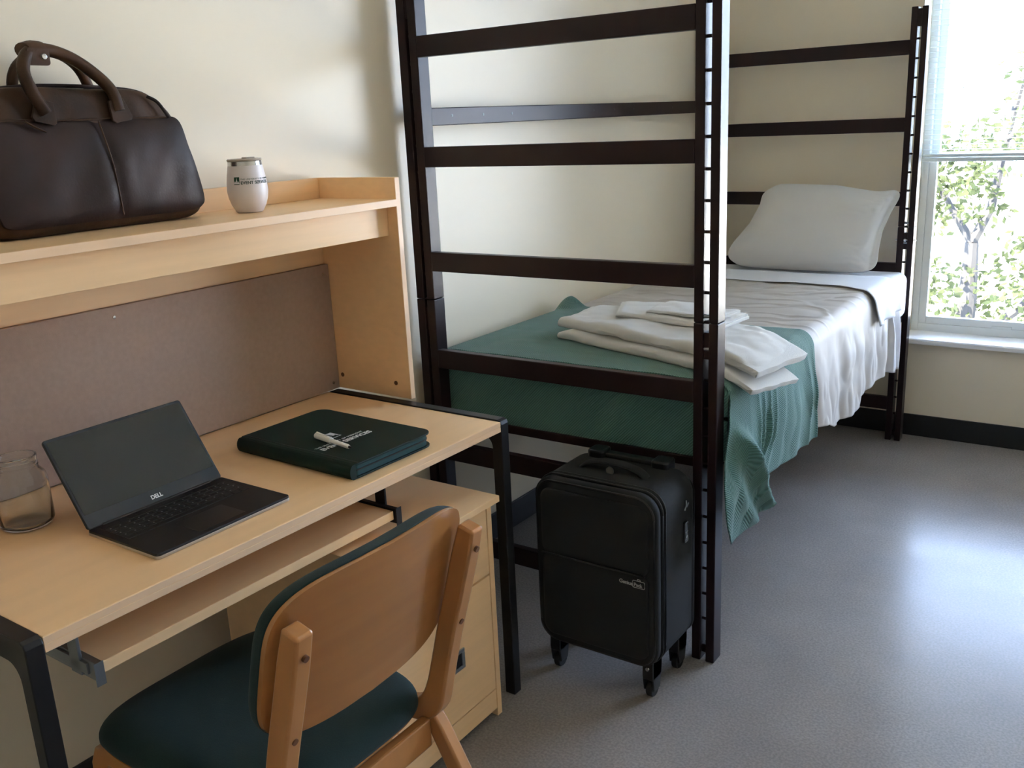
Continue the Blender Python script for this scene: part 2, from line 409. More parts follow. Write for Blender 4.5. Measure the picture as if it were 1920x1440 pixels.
# outdoors
g = part('paved_ground', box(-40, 45, 3.6, 80, -4.3, -4.2, 0), CONC, smooth=False); g['kind'] = 'structure'
def tree(name_label, base, trunk, branches, leaf_c, n_leaf, lsz, seed):
    rnd = random.Random(seed)
    t = thing('tree', name_label, 'tree', base)
    YU = Vector((0, 1, 0)); bms = [tube(trunk[0], trunk[1], 10, up=YU)]
    for pts, rr in branches: bms.append(tube(pts, rr, 7, up=YU))
    part('trunk', merge(bms), BARK, t)
    vs, fs = [], []
    for cx, cy, cz, rad, wt in leaf_c:
        for _ in range(int(n_leaf * wt)):
            a = Vector((rnd.gauss(0, 1), rnd.gauss(0, 1), rnd.gauss(0, 1))).normalized() * rad * rnd.random() ** 0.45
            p = Vector((cx, cy, cz)) + Vector((a.x, a.y, a.z * 0.75))
            if noise.noise(p * 2.3) < -0.12: continue
            d1 = Vector((rnd.gauss(0, 1), rnd.gauss(0, 1), rnd.gauss(-0.4, 0.7))).normalized()
            d2 = d1.cross(Vector((rnd.gauss(0, 1), rnd.gauss(0, 1), rnd.gauss(0, 1)))).normalized()
            s = lsz * rnd.uniform(0.7, 1.3); k = len(vs)
            vs += [p, p + d1 * s * 0.5 + d2 * s * 0.27, p + d1 * s, p + d1 * s * 0.5 - d2 * s * 0.27]
            fs.append((k, k + 1, k + 2, k + 3))
    me = bpy.data.meshes.new('foliage'); me.from_pydata([tuple(v) for v in vs], [], fs); me.materials.append(LEAF)
    o = bpy.data.objects.new('foliage', me); C.objects.link(o); o.parent = t; o.matrix_parent_inverse = ROOTINV[t.name]
    o['kind'] = 'stuff'
    return t
def wob(a, b, n, amp, rnd):
    a, b = Vector(a), Vector(b)
    return [a.lerp(b, i / n) + Vector([rnd.uniform(-amp, amp) for _ in range(3)]) * (0 < i < n) for i in range(n + 1)]
rr0 = random.Random(3)
F = (0.40, 8.0, 0.20)
tree('leafy tree just outside the window, its trunk forking in view', (0.40, 8.0, -4.2),
     ([(0.30, 8.0, -4.2), (0.40, 8.05, -2.5), (0.36, 8.0, -1.0), (0.40, 8.0, -0.35), F], [0.16, 0.14, 0.11, 0.085, 0.06]),
     [([F, (0.22, 8, 0.48), (0.10, 8.0, 0.68), (-0.25, 7.9, 1.2), (-0.5, 7.8, 1.9)], [0.045, 0.032, 0.028, 0.02, 0.012]),
      ([F, (0.52, 8.1, 0.5), (0.58, 8.2, 1.1), (0.7, 8.3, 1.9), (0.8, 8.2, 2.9)], [0.05, 0.04, 0.032, 0.025, 0.012]),
      ([(0.37, 8, -0.9), (0.7, 7.9, -0.5), (1.1, 7.9, -0.12), (1.8, 7.8, 0.2), (2.6, 7.8, 0.5)], [0.06, 0.05, 0.04, 0.03, 0.015]),
      ([(0.36, 8, -1.3), (-0.2, 8.0, -0.6), (-0.9, 8.1, 0.1), (-1.6, 8.2, 0.6)], [0.06, 0.05, 0.035, 0.02]),
      ([(0.58, 8.2, 1.1), (0.9, 8.0, 1.3), (1.5, 7.9, 1.7), (2.1, 7.8, 2.0)], [0.028, 0.024, 0.02, 0.01])],
     [(0.05, 8.0, 0.75, 0.75, 1.0), (1.1, 8.1, 1.05, 0.85, 1.3), (0.0, 8.1, -0.45, 0.7, 0.8), (1.0, 7.9, -0.15, 0.7, 1.0), (1.5, 8.2, 1.7, 1.0, 1.2),
      (-1.2, 8.2, 0.6, 1.1, 1.2), (2.4, 8.0, 0.7, 1.1, 1.3), (0.7, 7.9, -1.2, 1.0, 0.9), (2.6, 8.2, 2.2, 1.0, 0.8), (-0.8, 8, -1.0, 1.0, .8)], 1150, 0.085, 11)
tree('taller tree standing farther off to the right beyond the window', (4.5, 13.0, -4.2),
     ([(4.5, 13, -4.2), (4.4, 13, -1.5), (4.5, 13.1, 1.0), (4.6, 13, 3.4)], [0.2, 0.17, 0.12, 0.05]),
     [([(4.4, 13, -1), (3.4, 12.8, 0.6), (2.4, 12.7, 1.8)], [0.1, 0.07, 0.03]), ([(4.5, 13, 0), (5.6, 13, 1.6), (6.4, 13, 3)], [0.1, 0.07, 0.03])],
     [(4.5, 13, 2.6, 2.0, 2.2), (2.8, 12.8, 1.4, 1.5, 1.8), (6.2, 13, 2.0, 1.7, 1.6), (4.2, 12.8, 0.0, 1.6, 1.4), (1.6, 12.9, -0.2, 1.2, 1.0)], 900, 0.11, 12)

# ================================================================ BED FRAME
Y0, Y1, PD = 0.678, 2.762, 0.05
LX = ((0.030, 0.0605), (0.0700, 0.0989)); RXX = ((0.9426, 0.9685), (0.9835, 1.008))
HT = 1.832
ZR = (1.7078, 1.4040, 1.1000, 0.8005, 0.5015, 0.1988)
bed = thing('bed_frame', 'tall dark brown metal bed frame with ladder-like end panels', 'bed frame', (0.52, 1.74, 0))
def bar(x0, x1, y0, y1, z0, z1): return box(x0, x1, y0, y1, z0, z1, 0.0025, 2)
pinM = None
for yy in (Y0, Y1):
    for side, xs in (('l', LX), ('r', RXX)):
        b = []
        for (a, c) in xs:
            b += [bar(a, c, yy, yy + PD, 0.0, 0.955), bar(a + 0.0003, c - 0.0003, yy + 0.0003, yy + PD - 0.0003, 0.9565, HT)]
        g0, g1 = xs[0][1], xs[1][0]
        b += [bar(g0 - 0.003, g1 + 0.003, yy + 0.012, yy + 0.038, 0.02, 0.045), bar(g0 - 0.003, g1 + 0.003, yy + 0.004, yy + 0.046, HT - 0.075, HT - 0.008),
              bar(g0 - 0.003, g1 + 0.003, yy + 0.008, yy + 0.042, 0.86, 0.93)]
        post = part('post', merge(b), BROWN, bed)
        z = 0.125
        while z < HT - 0.1:
            if not (0.84 < z < 0.95):
                if pinM is None:
                    p = part('rung_pin', merge([cyl((g0 - 0.002, yy + 0.014, z), (g1 + 0.002, yy + 0.014, z), 0.0042, 8)]), BROWN, post); pinM = (p, g0, yy, z)
                else:
                    q = pinM[0].copy(); C.objects.link(q); q.parent = post
                    q.location = (g0 - pinM[1], yy - pinM[2], z - pinM[3])
            z += 0.0755
        for zz in (0.8875, 0.972):
            if side == 'r': part('bolt', merge([cyl((g0 - 0.002, yy + 0.010, zz), (g1 + 0.002, yy + 0.010, zz), 0.005, 10)]), ZINC, post, 'zinc-plated bolt')
    for k, zt in enumerate(ZR):
        part('rung', bar(LX[1][1] - 0.001, RXX[0][0] + 0.001, yy - 0.0005, yy + 0.026, zt - 0.0573, zt), BROWN, bed)
part('clevis_pin', merge([cyl((0.935, Y1 + 0.006, 0.9), (1.018, Y1 + 0.006, 0.9), 0.0035, 8), lathe([(0.0, -.004), (0.009, -.004), (0.009, .004), (0, .004)], (0.976, Y1 + 0.0, 0.9), 12, 0)]), CHROME, bed, 'silver pin through the far post')
wr = part('wall_side_rail', bar(0.052, 0.068, Y0 + PD, Y1, 1.462, 1.514), BROWN, bed)
for yh in (0.86, 1.02, 1.18, 1.72, 1.88, 2.04, 2.4):
    part('bolt_hole', cyl((0.0675, yh, 1.49), (0.0687, yh, 1.49), 0.0045, 10), BLACKPL, wr)
part('hook_bracket', prism([(Y0 + PD - 0.01, 1.40), (Y0 + PD + 0.03, 1.46), (Y0 + PD + 0.03, 1.514), (Y0 + PD - 0.01, 1.514)], 0, 0.052, 0.056, 0.0), BROWN, bed)
deck = [bar(0.045, 0.075, Y0 + PD, Y1, 0.545, 0.575), bar(0.955, 0.985, Y0 + PD, Y1, 0.545, 0.575), bar(0.075, 0.955, Y0 + PD, Y0 + PD + 0.03, 0.548, 0.575), bar(0.075, 0.955, Y1 - 0.03, Y1, 0.548, 0.575)]
part('deck_frame', merge(deck), BROWN, bed)
part('support_springs', merge([box(0.075, 0.955, 0.80 + i * 0.095, 0.806 + i * 0.095, 0.560, 0.566, 0) for i in range(21)] + [box(0.13 + i * 0.11, 0.136 + i * 0.11, Y0 + PD + .03, Y1 - .03, 0.566, 0.572, 0) for i in range(8)]), BROWN, bed)

# ================================================================ BEDDING
MX0, MX1, MY0, MY1, MT = 0.045, 1.000, 0.742, 2.750, 0.765
mt = prism(rrect(MX0, MX1, MY0, MY1, 0.05, 6), 2, 0.578, MT, 0.03, 4)
tag(part('mattress', mt, MATTR), 'twin mattress on the bed frame, almost wholly hidden under the bedding', 'mattress')
def interp(tab, x):
    if x <= tab[0][0]: return tab[0][1]
    for (a, va), (b_, vb) in zip(tab, tab[1:]):
        if x <= b_:
            return va + (vb - va) * (x - a) / (b_ - a)
    return tab[-1][1]
def sstep(a, b_, x):
    t = min(1, max(0, (x - a) / (b_ - a))); return t * t * (3 - 2 * t)
def nz(x, y, z=0.0): return noise.noise(Vector((x, y, z)))
def drape(y0, y1, off, hem, fold, top_amp, xl=MX0 + 0.0, r=0.05, nu=150, nv=120, y0f=None, y1f=None, seed=0, extra=None, crease=0.0):
    xr = MX1 + off; zt = MT + off
    lt = [0.0, 0.07, 0.07 + (xr - r) - (xl + r) , ]
    a1 = 0.05; a2 = r * PI / 2; a3 = (xr - r) - (xl + r); a4 = r * PI / 2
    def f(i, j):
        y = y0 + (y1 - y0) * j
        hz = interp(hem, y); a5 = (zt - r) - hz
        S = a1 + a2 + a3 + a4 + a5; s = i * S
        dx = 0
        if s < a1: x, z = xl - off * 0.3, zt - r - (a1 - s)
        elif s < a1 + a2:
            a = (s - a1) / r; x, z = xl - off * 0.3 + r * (1 - math.cos(a)), zt - r + r * math.sin(a)
        elif s < a1 + a2 + a3: x, z = xl + r + (s - a1 - a2), zt
        elif s < a1 + a2 + a3 + a4:
            a = (s - a1 - a2 - a3) / r; x, z = xr - r + r * math.sin(a), zt - r + r * math.cos(a)
        else: x, z = xr, zt - r - (s - a1 - a2 - a3 - a4)
        yy = y
        if y0f: yy = y + y0f(x, z) * (1 - j) ** 2
        if y1f: yy = yy + y1f(x, z) * j ** 2
        tp = sstep(0.02, 0.12, x - xl)
        z += tp * sstep(zt - 0.06, zt, z) * top_amp * (abs(nz(x * 5 + seed, yy * 9, 1.3)) * 1.2 + 0.6 * nz(x * 14, yy * 6 + seed, 4.0) + 0.6 + crease * max(0, 0.12 - abs(nz(x * 5.5 - yy * 3, yy * 8 + seed, 9))) * 6)
        dz = sstep(0.0, 0.22, zt - z) * (x > 0.5)
        x += dz * fold(yy, z)
        if extra: x, yy, z = extra(x, yy, z)
        return Vector((x, yy, z))
    return grid(f, nu, nv)
def cloth(name, b, m, label, cat, thick=0.002, parent=None):
    bmesh.ops.recalc_face_normals(b, faces=b.faces[:])
    o = part(name, b, m, parent, ang=3.2)
    md = o.modifiers.new('s', 'SOLIDIFY'); md.thickness = thick; md.offset = 0
    if label: tag(o, label, cat)
    return o
# fitted sheet
fs_ = prism(rrect(MX0 - 0.002, MX1 + 0.004, MY0 + 1.3, MY1 + 0.003, 0.045, 6), 2, 0.574, MT + 0.004, 0.035, 5)
tag(part('fitted_sheet', fs_, WHITESH, ang=1.2), 'white fitted sheet stretched over the head end of the mattress under the pillow', 'sheet')
# flat sheet : hangs at the head end and is folded back over the coverlet
def f1(y, z): return 0.004 if y < 2.38 else 0.022 + 0.018 * math.sin(y * 42 + 3 * z) + 0.012 * nz(y * 9, z * 4, 2)
cloth('flat_sheet', drape(2.3, 2.60, 0.007, [(2.3, 0.44), (2.36, 0.42), (2.55, 0.40), (2.60, 0.40)], f1, 0.0015, nv=70, nu=130,
      y1f=lambda x, z: -0.24 * sstep(0.5, 0.0, x) * 0.3 - 0.14 * sstep(0.0, 1.0, x) * (x < 1.02) * 0.6), WHITESH, 'white flat sheet hanging over the bed side near the window', 'sheet')
def f1b(y, z): return 0.032 + 0.014 * math.sin(y * 38 + 2 * z)
cloth('sheet_fold', drape(2.22, 2.46, 0.0235, [(2.2, 0.66), (2.48, 0.66)], f1b, 0.0012, nv=30, nu=130, seed=3,
      y0f=lambda x, z: 0.02 * nz(x * 5, 0) - 0.10 * sstep(0.85, 1.05, x)), WHITESH, None, None)
o = bpy.data.objects['sheet_fold']; o.parent = bpy.data.objects['flat_sheet']
# cream coverlet
def f2(y, z): return 0.012 + 0.010 * (0.5 + 0.5 * math.sin(y * 17 + 1.2)) + 0.004 * math.sin(y * 41 + z * 5) + 0.016 * nz(y * 6, z * 3, 7) + 0.008 * abs(nz(y * 16, z * 9, 2))
cloth('cream_coverlet', drape(1.12, 2.40, 0.0105, [(1.1, 0.455), (1.42, 0.462), (1.56, 0.44), (1.65, 0.405), (1.9, 0.383), (1.98, 0.385), (2.0, 0.42), (2.2, 0.43), (2.42, 0.42)], f2, 0.006, nu=260, nv=240, seed=9, crease=0.9,
      y1f=lambda x, z: 0.03 * nz(x * 4, 3) - 0.06 * sstep(0.9, 1.1, x)), CREAMB, 'satiny cream coverlet over the middle of the bed', 'coverlet', 0.003)
# green blanket
def f3(y, z):
    pl = f2(y, z) * 0.9 + 0.008 + 0.017 * (0.75 + 1.1 * nz(y * 7, 2.5)) * (1 - abs(math.sin(y * 40 + 2.6 * math.sin(y * 13) + 0.8 * (0.6 - z)))) ** 1.3 * sstep(0.80, 0.95, y) * (1 - 0.85 * sstep(0.60, 0.50, z) * sstep(1.16, 1.08, y)) + 0.006 * nz(y * 14, z * 3, 4)
    if y < 1.35:
        yr = 0.735 + (0.70 - z) * 1.0                 # the big diagonal fold of the hanging corner
        d = y - yr
        pl += 0.038 * math.exp(-(d / 0.03) ** 2) * sstep(0.74, 0.62, z)
        if d < 0: pl += 0.012 * math.exp(-((d + 0.11) / 0.03) ** 2) + 0.006
        pl *= 0.25 + 0.75 * max(sstep(0.735, 0.83, y), sstep(0.60, 0.48, z))
    return pl
def ex3(x, y, z):
    if x > 0.985: y -= 0.014 * sstep(0.785, 0.72, z) * sstep(0.95, 0.74, y)
    if x > 0.99 and z < 0.74:
        return x, y - 0.115 * sstep(0.74, 0.42, z) * sstep(1.36, 1.0, y), z
    return x, y, z
hem3 = [(0.735, 0.50), (0.752, 0.45), (0.775, 0.395), (0.80, 0.372), (0.85, 0.372), (1.02, 0.385), (1.035, 0.43), (1.05, 0.468), (1.2, 0.46), (1.30, 0.447), (1.42, 0.455)]
bl_top = drape(0.738, 1.40, 0.0225, hem3, f3, 0.0035, nu=200, nv=220, seed=5,
      y1f=lambda x, z: 0.10 * sstep(0.5, 0.05, x) + 0.012 * nz(x * 6, 0.4), extra=ex3)
for v in bl_top.verts:                                 # corner of the blanket peaks against the wall
    if v.co.x < 0.16 and v.co.y > 1.40 and v.co.z > 0.7: v.co.z += 0.035 * sstep(1.40, 1.5, v.co.y) * sstep(0.16, 0.07, v.co.x)
xr3, zt3 = MX1 + 0.0225, MT + 0.0225
def foot(i, j):
    x = MX0 + 0.005 + (xr3 - MX0 - 0.01) * i
    s = j * 0.24
    r = 0.028
    if s < r * PI / 2: a = s / r; y, z = 0.7385 - r * math.sin(a) + 0.012, zt3 - r + r * math.cos(a) - 0.001
    else: y, z = 0.7385 - r + 0.012, zt3 - r - (s - r * PI / 2)
    lx = sstep(0.0, 0.06, i) * sstep(1.0, 0.94, i)
    z -= (1 - lx) * 0.02 * (s < 0.1)
    z += 0.0035 * (abs(nz(x * 5 + 5, y * 9, 1.3)) * 1.2 + 0.6 * nz(x * 14, y * 6 + 5, 4.0) + 0.6) * (1 - j)
    y += 0.0015 * nz(x * 12, z * 8)
    return Vector((x, max(y, 0.7295), max(z, 0.577)))
cloth('green_blanket', merge([bl_top, grid(foot, 90, 30)]), BLANKET, 'green herringbone blanket folded across the foot of the bed', 'blanket', 0.003)
bpy.data.objects['green_blanket'].modifiers['s'].offset = 0

# pillow
def pillow():
    n = 96; ol = []
    for k in range(n):
        a = 2 * PI * k / n; u, v = super_pt(a, 1, 1, 6.5)
        ol.append((u, v))
    BL, BR, TR, TL = Vector((0.262, 2.60, 0.776)), Vector((0.918, 2.59, 0.778)), Vector((0.994, 2.735, 1.122)), Vector((0.376, 2.735, 1.140))
    nrm = Vector((0, -0.93, 0.37))
    def P(u, v, w_):
        a, c = (u + 1) / 2, (v + 1) / 2
        p = BL.lerp(BR, a).lerp(TL.lerp(TR, a), c)
        p += Vector((0, 0, -0.020 * sstep(0.1, 0.55, u) * sstep(0.95, 0.6, u) * c))      # dip in the top edge before the corner
        p += Vector((0, 0, -0.022 * sstep(-0.72, -1, u) * sstep(0.5, 1, v)))
        if u < -0.6: p += Vector((0.03 * math.sin(v * 3.0 + 0.7) * (-0.6 - u) / 0.4, 0, 0))
        if u > 0.72:                                    # the empty, crumpled end of the case
            k = (u - 0.72) / 0.28
            p += Vector((-0.05 * k * math.sin((v + 1) * 1.45), -0.004 * k, 0))
        q = p + nrm * w_
        q.z = max(q.z, 0.778)
        return q
    def prof(s, u, v):
        e = max(0, 1 - abs(v) ** 2.6) ** 0.55 * max(0, 1 - abs((u + 0.12) / (0.98 if u < -0.12 else 0.98)) ** 3.2) ** 0.6
        return e
    def wr(u, v):
        k = sstep(0.25, 0.85, u)
        return 0.006 * nz(u * 3, v * 3, 1) + k * 0.013 * (abs(nz(u * 6 + v * 5, v * 7 - u * 3, 2)) - 0.15) + 0.004 * nz(u * 9, v * 9, 5) * k
    return pad(ol, lambda s, u, v: 0.085 * prof(s, u, v) + wr(u, v) * min(1, (1 - s) * 8) + 0.002, lambda s, u, v: -0.055 * prof(s, u, v) - 0.002, P, rings=44, edge=0.8)
pl_ = part('pillow', pillow(), PILLOWM, ang=3.2)
tag(pl_, 'white pillow leaning against the head end of the bed', 'pillow')

# towels
def folded(quad, z0, th, seed, sag=0.0, bulge=0.0, amp=0.004):
    """one folded towel: a thick cloth strip doubled over with its fold towards the foot of the bed"""
    A, B, Cc, Dd = [Vector(q) for q in quad]
    h = th / 4; Lc = 1.0; dep = ((Dd - A).length + (Cc - B).length) / 2
    arcl = PI * h; tot = 2 * dep + arcl
    def f(i, j):
        s = i * tot; a = j
        if s < dep: c, zz = 1 - s / dep, h
        elif s < dep + arcl:
            t = (s - dep) / arcl * PI; c, zz = -h * math.sin(t) / dep * 1.3, 2 * h - h * math.cos(t)
        else: c, zz = (s - dep - arcl) / dep, 3 * h
        up = zz / (3 * h)
        e = 1 - 0.35 * up * (sstep(0.05, 0.0, a) + 0.5 * sstep(0.97, 1.0, a)) - 0.15 * up * sstep(0.93, 1.0, c)
        zz = zz * e
        # the upper layer is a little short of the lower one at the ends
        a2 = a + up * 0.012 * (0.5 - a) * 2 + 0.006 * nz(c * 5, seed, up)
        p = A.lerp(B, a2).lerp(Dd.lerp(Cc, a2), c)
        x, y = p.x, p.y + bulge * math.sin(PI * a) * max(c, 0)
        y += amp * 1.5 * nz(x * 9, seed, up * 2)
        zz += amp * up * (nz(x * 6 + seed, y * 8, 1) + 0.5 * nz(x * 17, y * 17, seed)) + amp * 0.35 * nz(x * 30, y * 30, seed + up)
        if x > 0.93: zz -= sag * (x - 0.93) ** 2
        return Vector((x, y, z0 + max(zz, h * 0.95)  - (sag * (x - 0.93) ** 2 if x > 0.93 else 0)))
    return grid(f, 110, 120)
def towel(name, q, z0, th, seed, label, cat, **k):
    b = folded(q, z0, th, seed, **k); bmesh.ops.recalc_face_normals(b, faces=b.faces[:])
    o = part(name, b, TOWEL, ang=3.2); m_ = o.modifiers.new('s', 'SOLIDIFY'); m_.thickness = th / 2 * 0.97; m_.offset = 0
    m2 = o.modifiers.new('b', 'BEVEL'); m2.width = th * 0.12; m2.segments = 2; m2.limit_method = 'ANGLE'; m2.angle_limit = 1.0
    return tag(o, label, cat, 'folded white towels on the blanket')
towel('bath_towel', [(0.335, 1.005), (1.075, 0.765), (1.115, 0.985), (0.40, 1.25)], 0.791, 0.030, 1, 'folded white bath towel lying straight on the green blanket, bottom of the stack', 'towel', sag=1.6)
towel('bath_towel', [(0.315, 1.045), (1.075, 0.800), (1.105, 1.085), (0.33, 1.245)], 0.820, 0.038, 2, 'larger, puffier folded white bath towel, second from the bottom of the stack', 'towel', sag=1.3, bulge=0.03, amp=0.008)
towel('hand_towel', [(0.50, 1.085), (0.87, 1.02), (0.89, 1.20), (0.42, 1.265)], 0.858, 0.018, 3, 'folded white hand towel on top of the bath towels, under the washcloth', 'towel', bulge=0.02, amp=0.006)
towel('washcloth', [(0.60, 1.10), (0.85, 1.055), (0.868, 1.19), (0.60, 1.245)], 0.876, 0.014, 4, 'small folded white washcloth, topmost of the towel stack', 'washcloth', amp=0.006)

# ================================================================ DESK (turned by a hair against the wall)
TH = math.radians(-0.626)
DX1, DY0, DY1, DZ = 0.6145, -0.8719, 0.2827, 0.762
desk = thing('desk', 'maple laminate desk with black metal side frames', 'desk', (0.33, -0.3, 0), TH)
dt = part('desktop', merge([box(0.02, DX1 + 0.0005, DY0, DY1, DZ - 0.0265, DZ, 0.002), ]), MAPLE, desk)
part('edge_band', merge([box(DX1 - 0.001, DX1 + 0.0012, DY0, DY1, DZ - 0.0125, DZ - 0.001, 0.0005), box(DX1 - 0.001, DX1 + 0.0012, DY0, DY1, DZ - 0.026, DZ - 0.0137, 0.0005)]), MAPLE_EDGE, dt)
def side_frame(ya, yb):
    r = 0.012; R = 0.03; x0, x1, zt = 0.02, DX1 + 0.0025, DZ + 0.003; w_ = 0.030; h = 0.045
    out = [(x1, 0), (x1, zt - r), (x1 - r * 0.3, zt - r * 0.3), (x1 - r, zt), (x0 + r, zt), (x0 + r * .3, zt - r * .3), (x0, zt - r), (x0, 0), (x0 + w_, 0), (x0 + w_, zt - h - R)]
    for i in range(1, 6):
        a = PI - PI / 2 * i / 6; out.append((x0 + w_ + R + R * math.cos(a), zt - h - R + R * math.sin(a)))
    out += [(x0 + w_ + R, zt - h), (x1 - w_ - R, zt - h)]
    for i in range(1, 6):
        a = PI / 2 - PI / 2 * i / 6; out.append((x1 - w_ - R + R * math.cos(a), zt - h - R + R * math.sin(a)))
    out += [(x1 - w_, zt - h - R), (x1 - w_, 0)]
    return prism(out, 1, ya, yb, 0.002)
part('side_frame', side_frame(DY1 + 0.0005, DY1 + 0.030), BLACKM, desk)
part('side_frame', side_frame(DY0 - 0.030, DY0 - 0.0005), BLACKM, desk)
part('rear_crossbar', box(0.028, 0.05, DY0, DY1, DZ - 0.075, DZ - 0.03, 0.002), BLACKM, desk)
tr = part('keyboard_tray', box(0.30, 0.566, -0.766, -0.062, 0.627, 0.6475, 0.0015), MAPLE, desk)
for ys, sgn, nm in ((-0.766, -1, 'slide_bracket'), (-0.062, 1, 'slide_bracket')):
    a, c = sorted((ys + sgn * 0.001, ys + sgn * 0.013)); a2, c2 = sorted((ys + sgn * 0.013, ys + sgn * 0.018))
    part(nm, merge([box(0.27, 0.572, a, c, 0.618, 0.652, 0.001), box(0.572, 0.5735, min(a, a2), max(c, c2), 0.612, 0.654, 0.0005),
                    box(0.22, 0.55, a2, c2, 0.628, 0.648, 0.001), box(0.50, 0.53, a2, c2 + 0.001, 0.62, DZ - 0.027, 0.001), box(0.30, 0.33, a2, c2 + 0.001, 0.62, DZ - 0.027, 0.001),
                    box(0.29, 0.545, min(a2, a2 + sgn * 0.02), max(c2, c2 + sgn * 0.02), DZ - 0.031, DZ - 0.027, 0.0005)]), ZINC if sgn < 0 else BLACKM, tr)

# hutch
HX, HZ, HY1, HY0 = 0.295, 1.344, 0.3378, -0.9260
ht = thing('desk_hutch', 'maple shelf hutch with a grey-brown tack board, standing on the desk against the wall', 'hutch', (0.15, -0.3, DZ), TH)
for ya, yb in ((HY1 - 0.017, HY1), (HY0, HY0 + 0.017)):
    sp = part('side_panel', box(0.006, HX, ya, yb, DZ + 0.004, HZ, 0.001), MAPLE, ht)
    part('edge_band', box(HX - 0.0005, HX + 0.0008, ya + 0.0006, yb - 0.0006, DZ + 0.004, HZ - 0.001, 0.0003), MAPLE_EDGE, sp)
    if ya > 0:
        for x_ in (0.045, 0.245): part('screw_cover', cyl((x_, ya - 0.001, 0.805), (x_, ya + 0.001, 0.805), 0.006, 14), HOLE, sp)
YA, YB = HY0 + 0.017, HY1 - 0.017
sh = part('top_shelf', box(0.012, HX + 0.002, YA, YB, 1.2725, 1.2905, 0.001), MAPLE, ht)
part('edge_band', box(HX + 0.0015, HX + 0.003, YA, YB, 1.2728, 1.2902, 0.0004), MAPLE_EDGE, sh)
part('front_rail', box(0.246, 0.2635, YA, YB, 1.1985, 1.2724, 0.001), MAPLE, ht)
part('back_lip', box(0.006, 0.024, YA, YB, 1.2905, HZ, 0.001), MAPLE, ht)
part('back_panel', box(0.006, 0.015, YA, YB, DZ + 0.002, 1.2724, 0.0005), MAPLE, ht)
tb = part('tack_board', box(0.0155, 0.030, YA + 0.003, YB - 0.001, DZ + 0.004, 1.115, 0.001), TACK, ht)
for y_, z_ in ((-0.325, 1.092), (0.298, 1.090), (0.297, 0.785), (-0.325, 0.80)):
    part('screw', lathe([(0, 0), (0.004, 0), (0.0035, 0.0015), (0, 0.002)], (0.030, y_, z_), 12, 0), STEEL, tb)

# file cabinet
fc = thing('file_cabinet', 'low maple file cabinet standing under the right end of the desk', 'cabinet', (0.35, 0, 0))
CX1, CY0, CY1, CT = 0.6336, -0.205, 0.199, 0.582
part('top_panel', box(0.10, 0.6486, CY0 - 0.016, CY1 + 0.016, CT, 0.598, 0.001), MAPLE, fc)
part('carcass', merge([box(0.11, CX1, CY1 - 0.018, CY1, 0, CT, 0.001), box(0.11, CX1, CY0, CY0 + 0.018, 0, CT, 0.001), box(0.11, 0.125, CY0 + 0.018, CY1 - 0.018, 0.03, CT, 0), box(0.125, CX1 - 0.03, CY0 + 0.018, CY1 - 0.018, 0.06, 0.075, 0)]), MAPLE, fc)
part('plinth_rail', box(CX1 - 0.020, CX1 - 0.002, CY0 + 0.018, CY1 - 0.018, 0.022, 0.078, 0.001), MAPLE, fc)
for z0, z1, hz in ((0.082, 0.398, 0.236), (0.403, CT - 0.003, 0.50)):
    dr = part('drawer', box(CX1 - 0.020, CX1 - 0.0005, CY0 + 0.0205, CY1 - 0.0205, z0, z1, 0.001), MAPLE, fc)
    ring = merge([box(CX1 - 0.001, CX1 + 0.0035, -0.060, 0.060, hz - 0.026, hz - 0.017, 0.001), box(CX1 - 0.001, CX1 + 0.0035, -0.060, 0.060, hz + 0.017, hz + 0.026, 0.001),
                  box(CX1 - 0.001, CX1 + 0.0035, -0.060, -0.049, hz - 0.017, hz + 0.017, 0.001), box(CX1 - 0.001, CX1 + 0.0035, 0.049, 0.060, hz - 0.017, hz + 0.017, 0.001)])
    hd = part('handle', ring, ZINC, dr, 'zinc recessed pull')
    part('pull_recess', box(CX1 - 0.001, CX1 + 0.0006, -0.049, 0.049, hz - 0.017, hz + 0.017, 0), BLACKPL, hd)

# ================================================================ LAPTOP
lap = thing('laptop', 'open black laptop with a dark screen on the left of the desk', 'laptop', (0.43, -0.475, DZ))
LY0, LY1, LX0, LX1 = -0.630, -0.325, 0.322, 0.535
lb = part('base', merge([prism(rrect(LX0, LX1, LY0, LY1, 0.008, 4), 2, DZ + 0.0015, DZ + 0.011, 0.001)]), LAPB, lap)
part('edge_trim', merge([prism(rrect(LX0 - 0.0006, LX1 + 0.0006, LY0 - 0.0006, LY1 + 0.0006, 0.008, 4), 2, DZ + 0.0005, DZ + 0.0065, 0.001)]), SILVER, lb, 'silver rim')
kbrows = 6; k0 = None
kx0, kx1, ky0, ky1 = LX0 + 0.016, LX0 + 0.110, LY0 + 0.014, LY1 - 0.014
for r in range(kbrows):
    rh = (kx1 - kx0) / kbrows; nk = 14 if r else 15
    if r == 5: widths = [1, 1, 1, 1.2, 5.2, 1.2, 1, 1, 1, 1]
    else: widths = [1.0 + (0.3 * r if i in (0, nk - 1) and r else 0) for i in range(nk)]
    tot = sum(widths); yy = ky0
    for wv in widths:
        wy = (ky1 - ky0) * wv / tot
        part('key', box(kx0 + r * rh + 0.001, kx0 + (r + 1) * rh - 0.001, yy + 0.001, yy + wy - 0.001, DZ + 0.0108, DZ + 0.0120, 0.0004, 1), KEY, lb, smooth=False)
        if wv < 1.5 and r < 5 and r > 0:
            pass
        yy += wy
part('touchpad', prism(rrect(LX0 + 0.126, LX0 + 0.200, -0.53, -0.425, 0.004, 3), 2, DZ + 0.0107, DZ + 0.0113), BLACKPL, lb)
rr1 = random.Random(4); lg = []
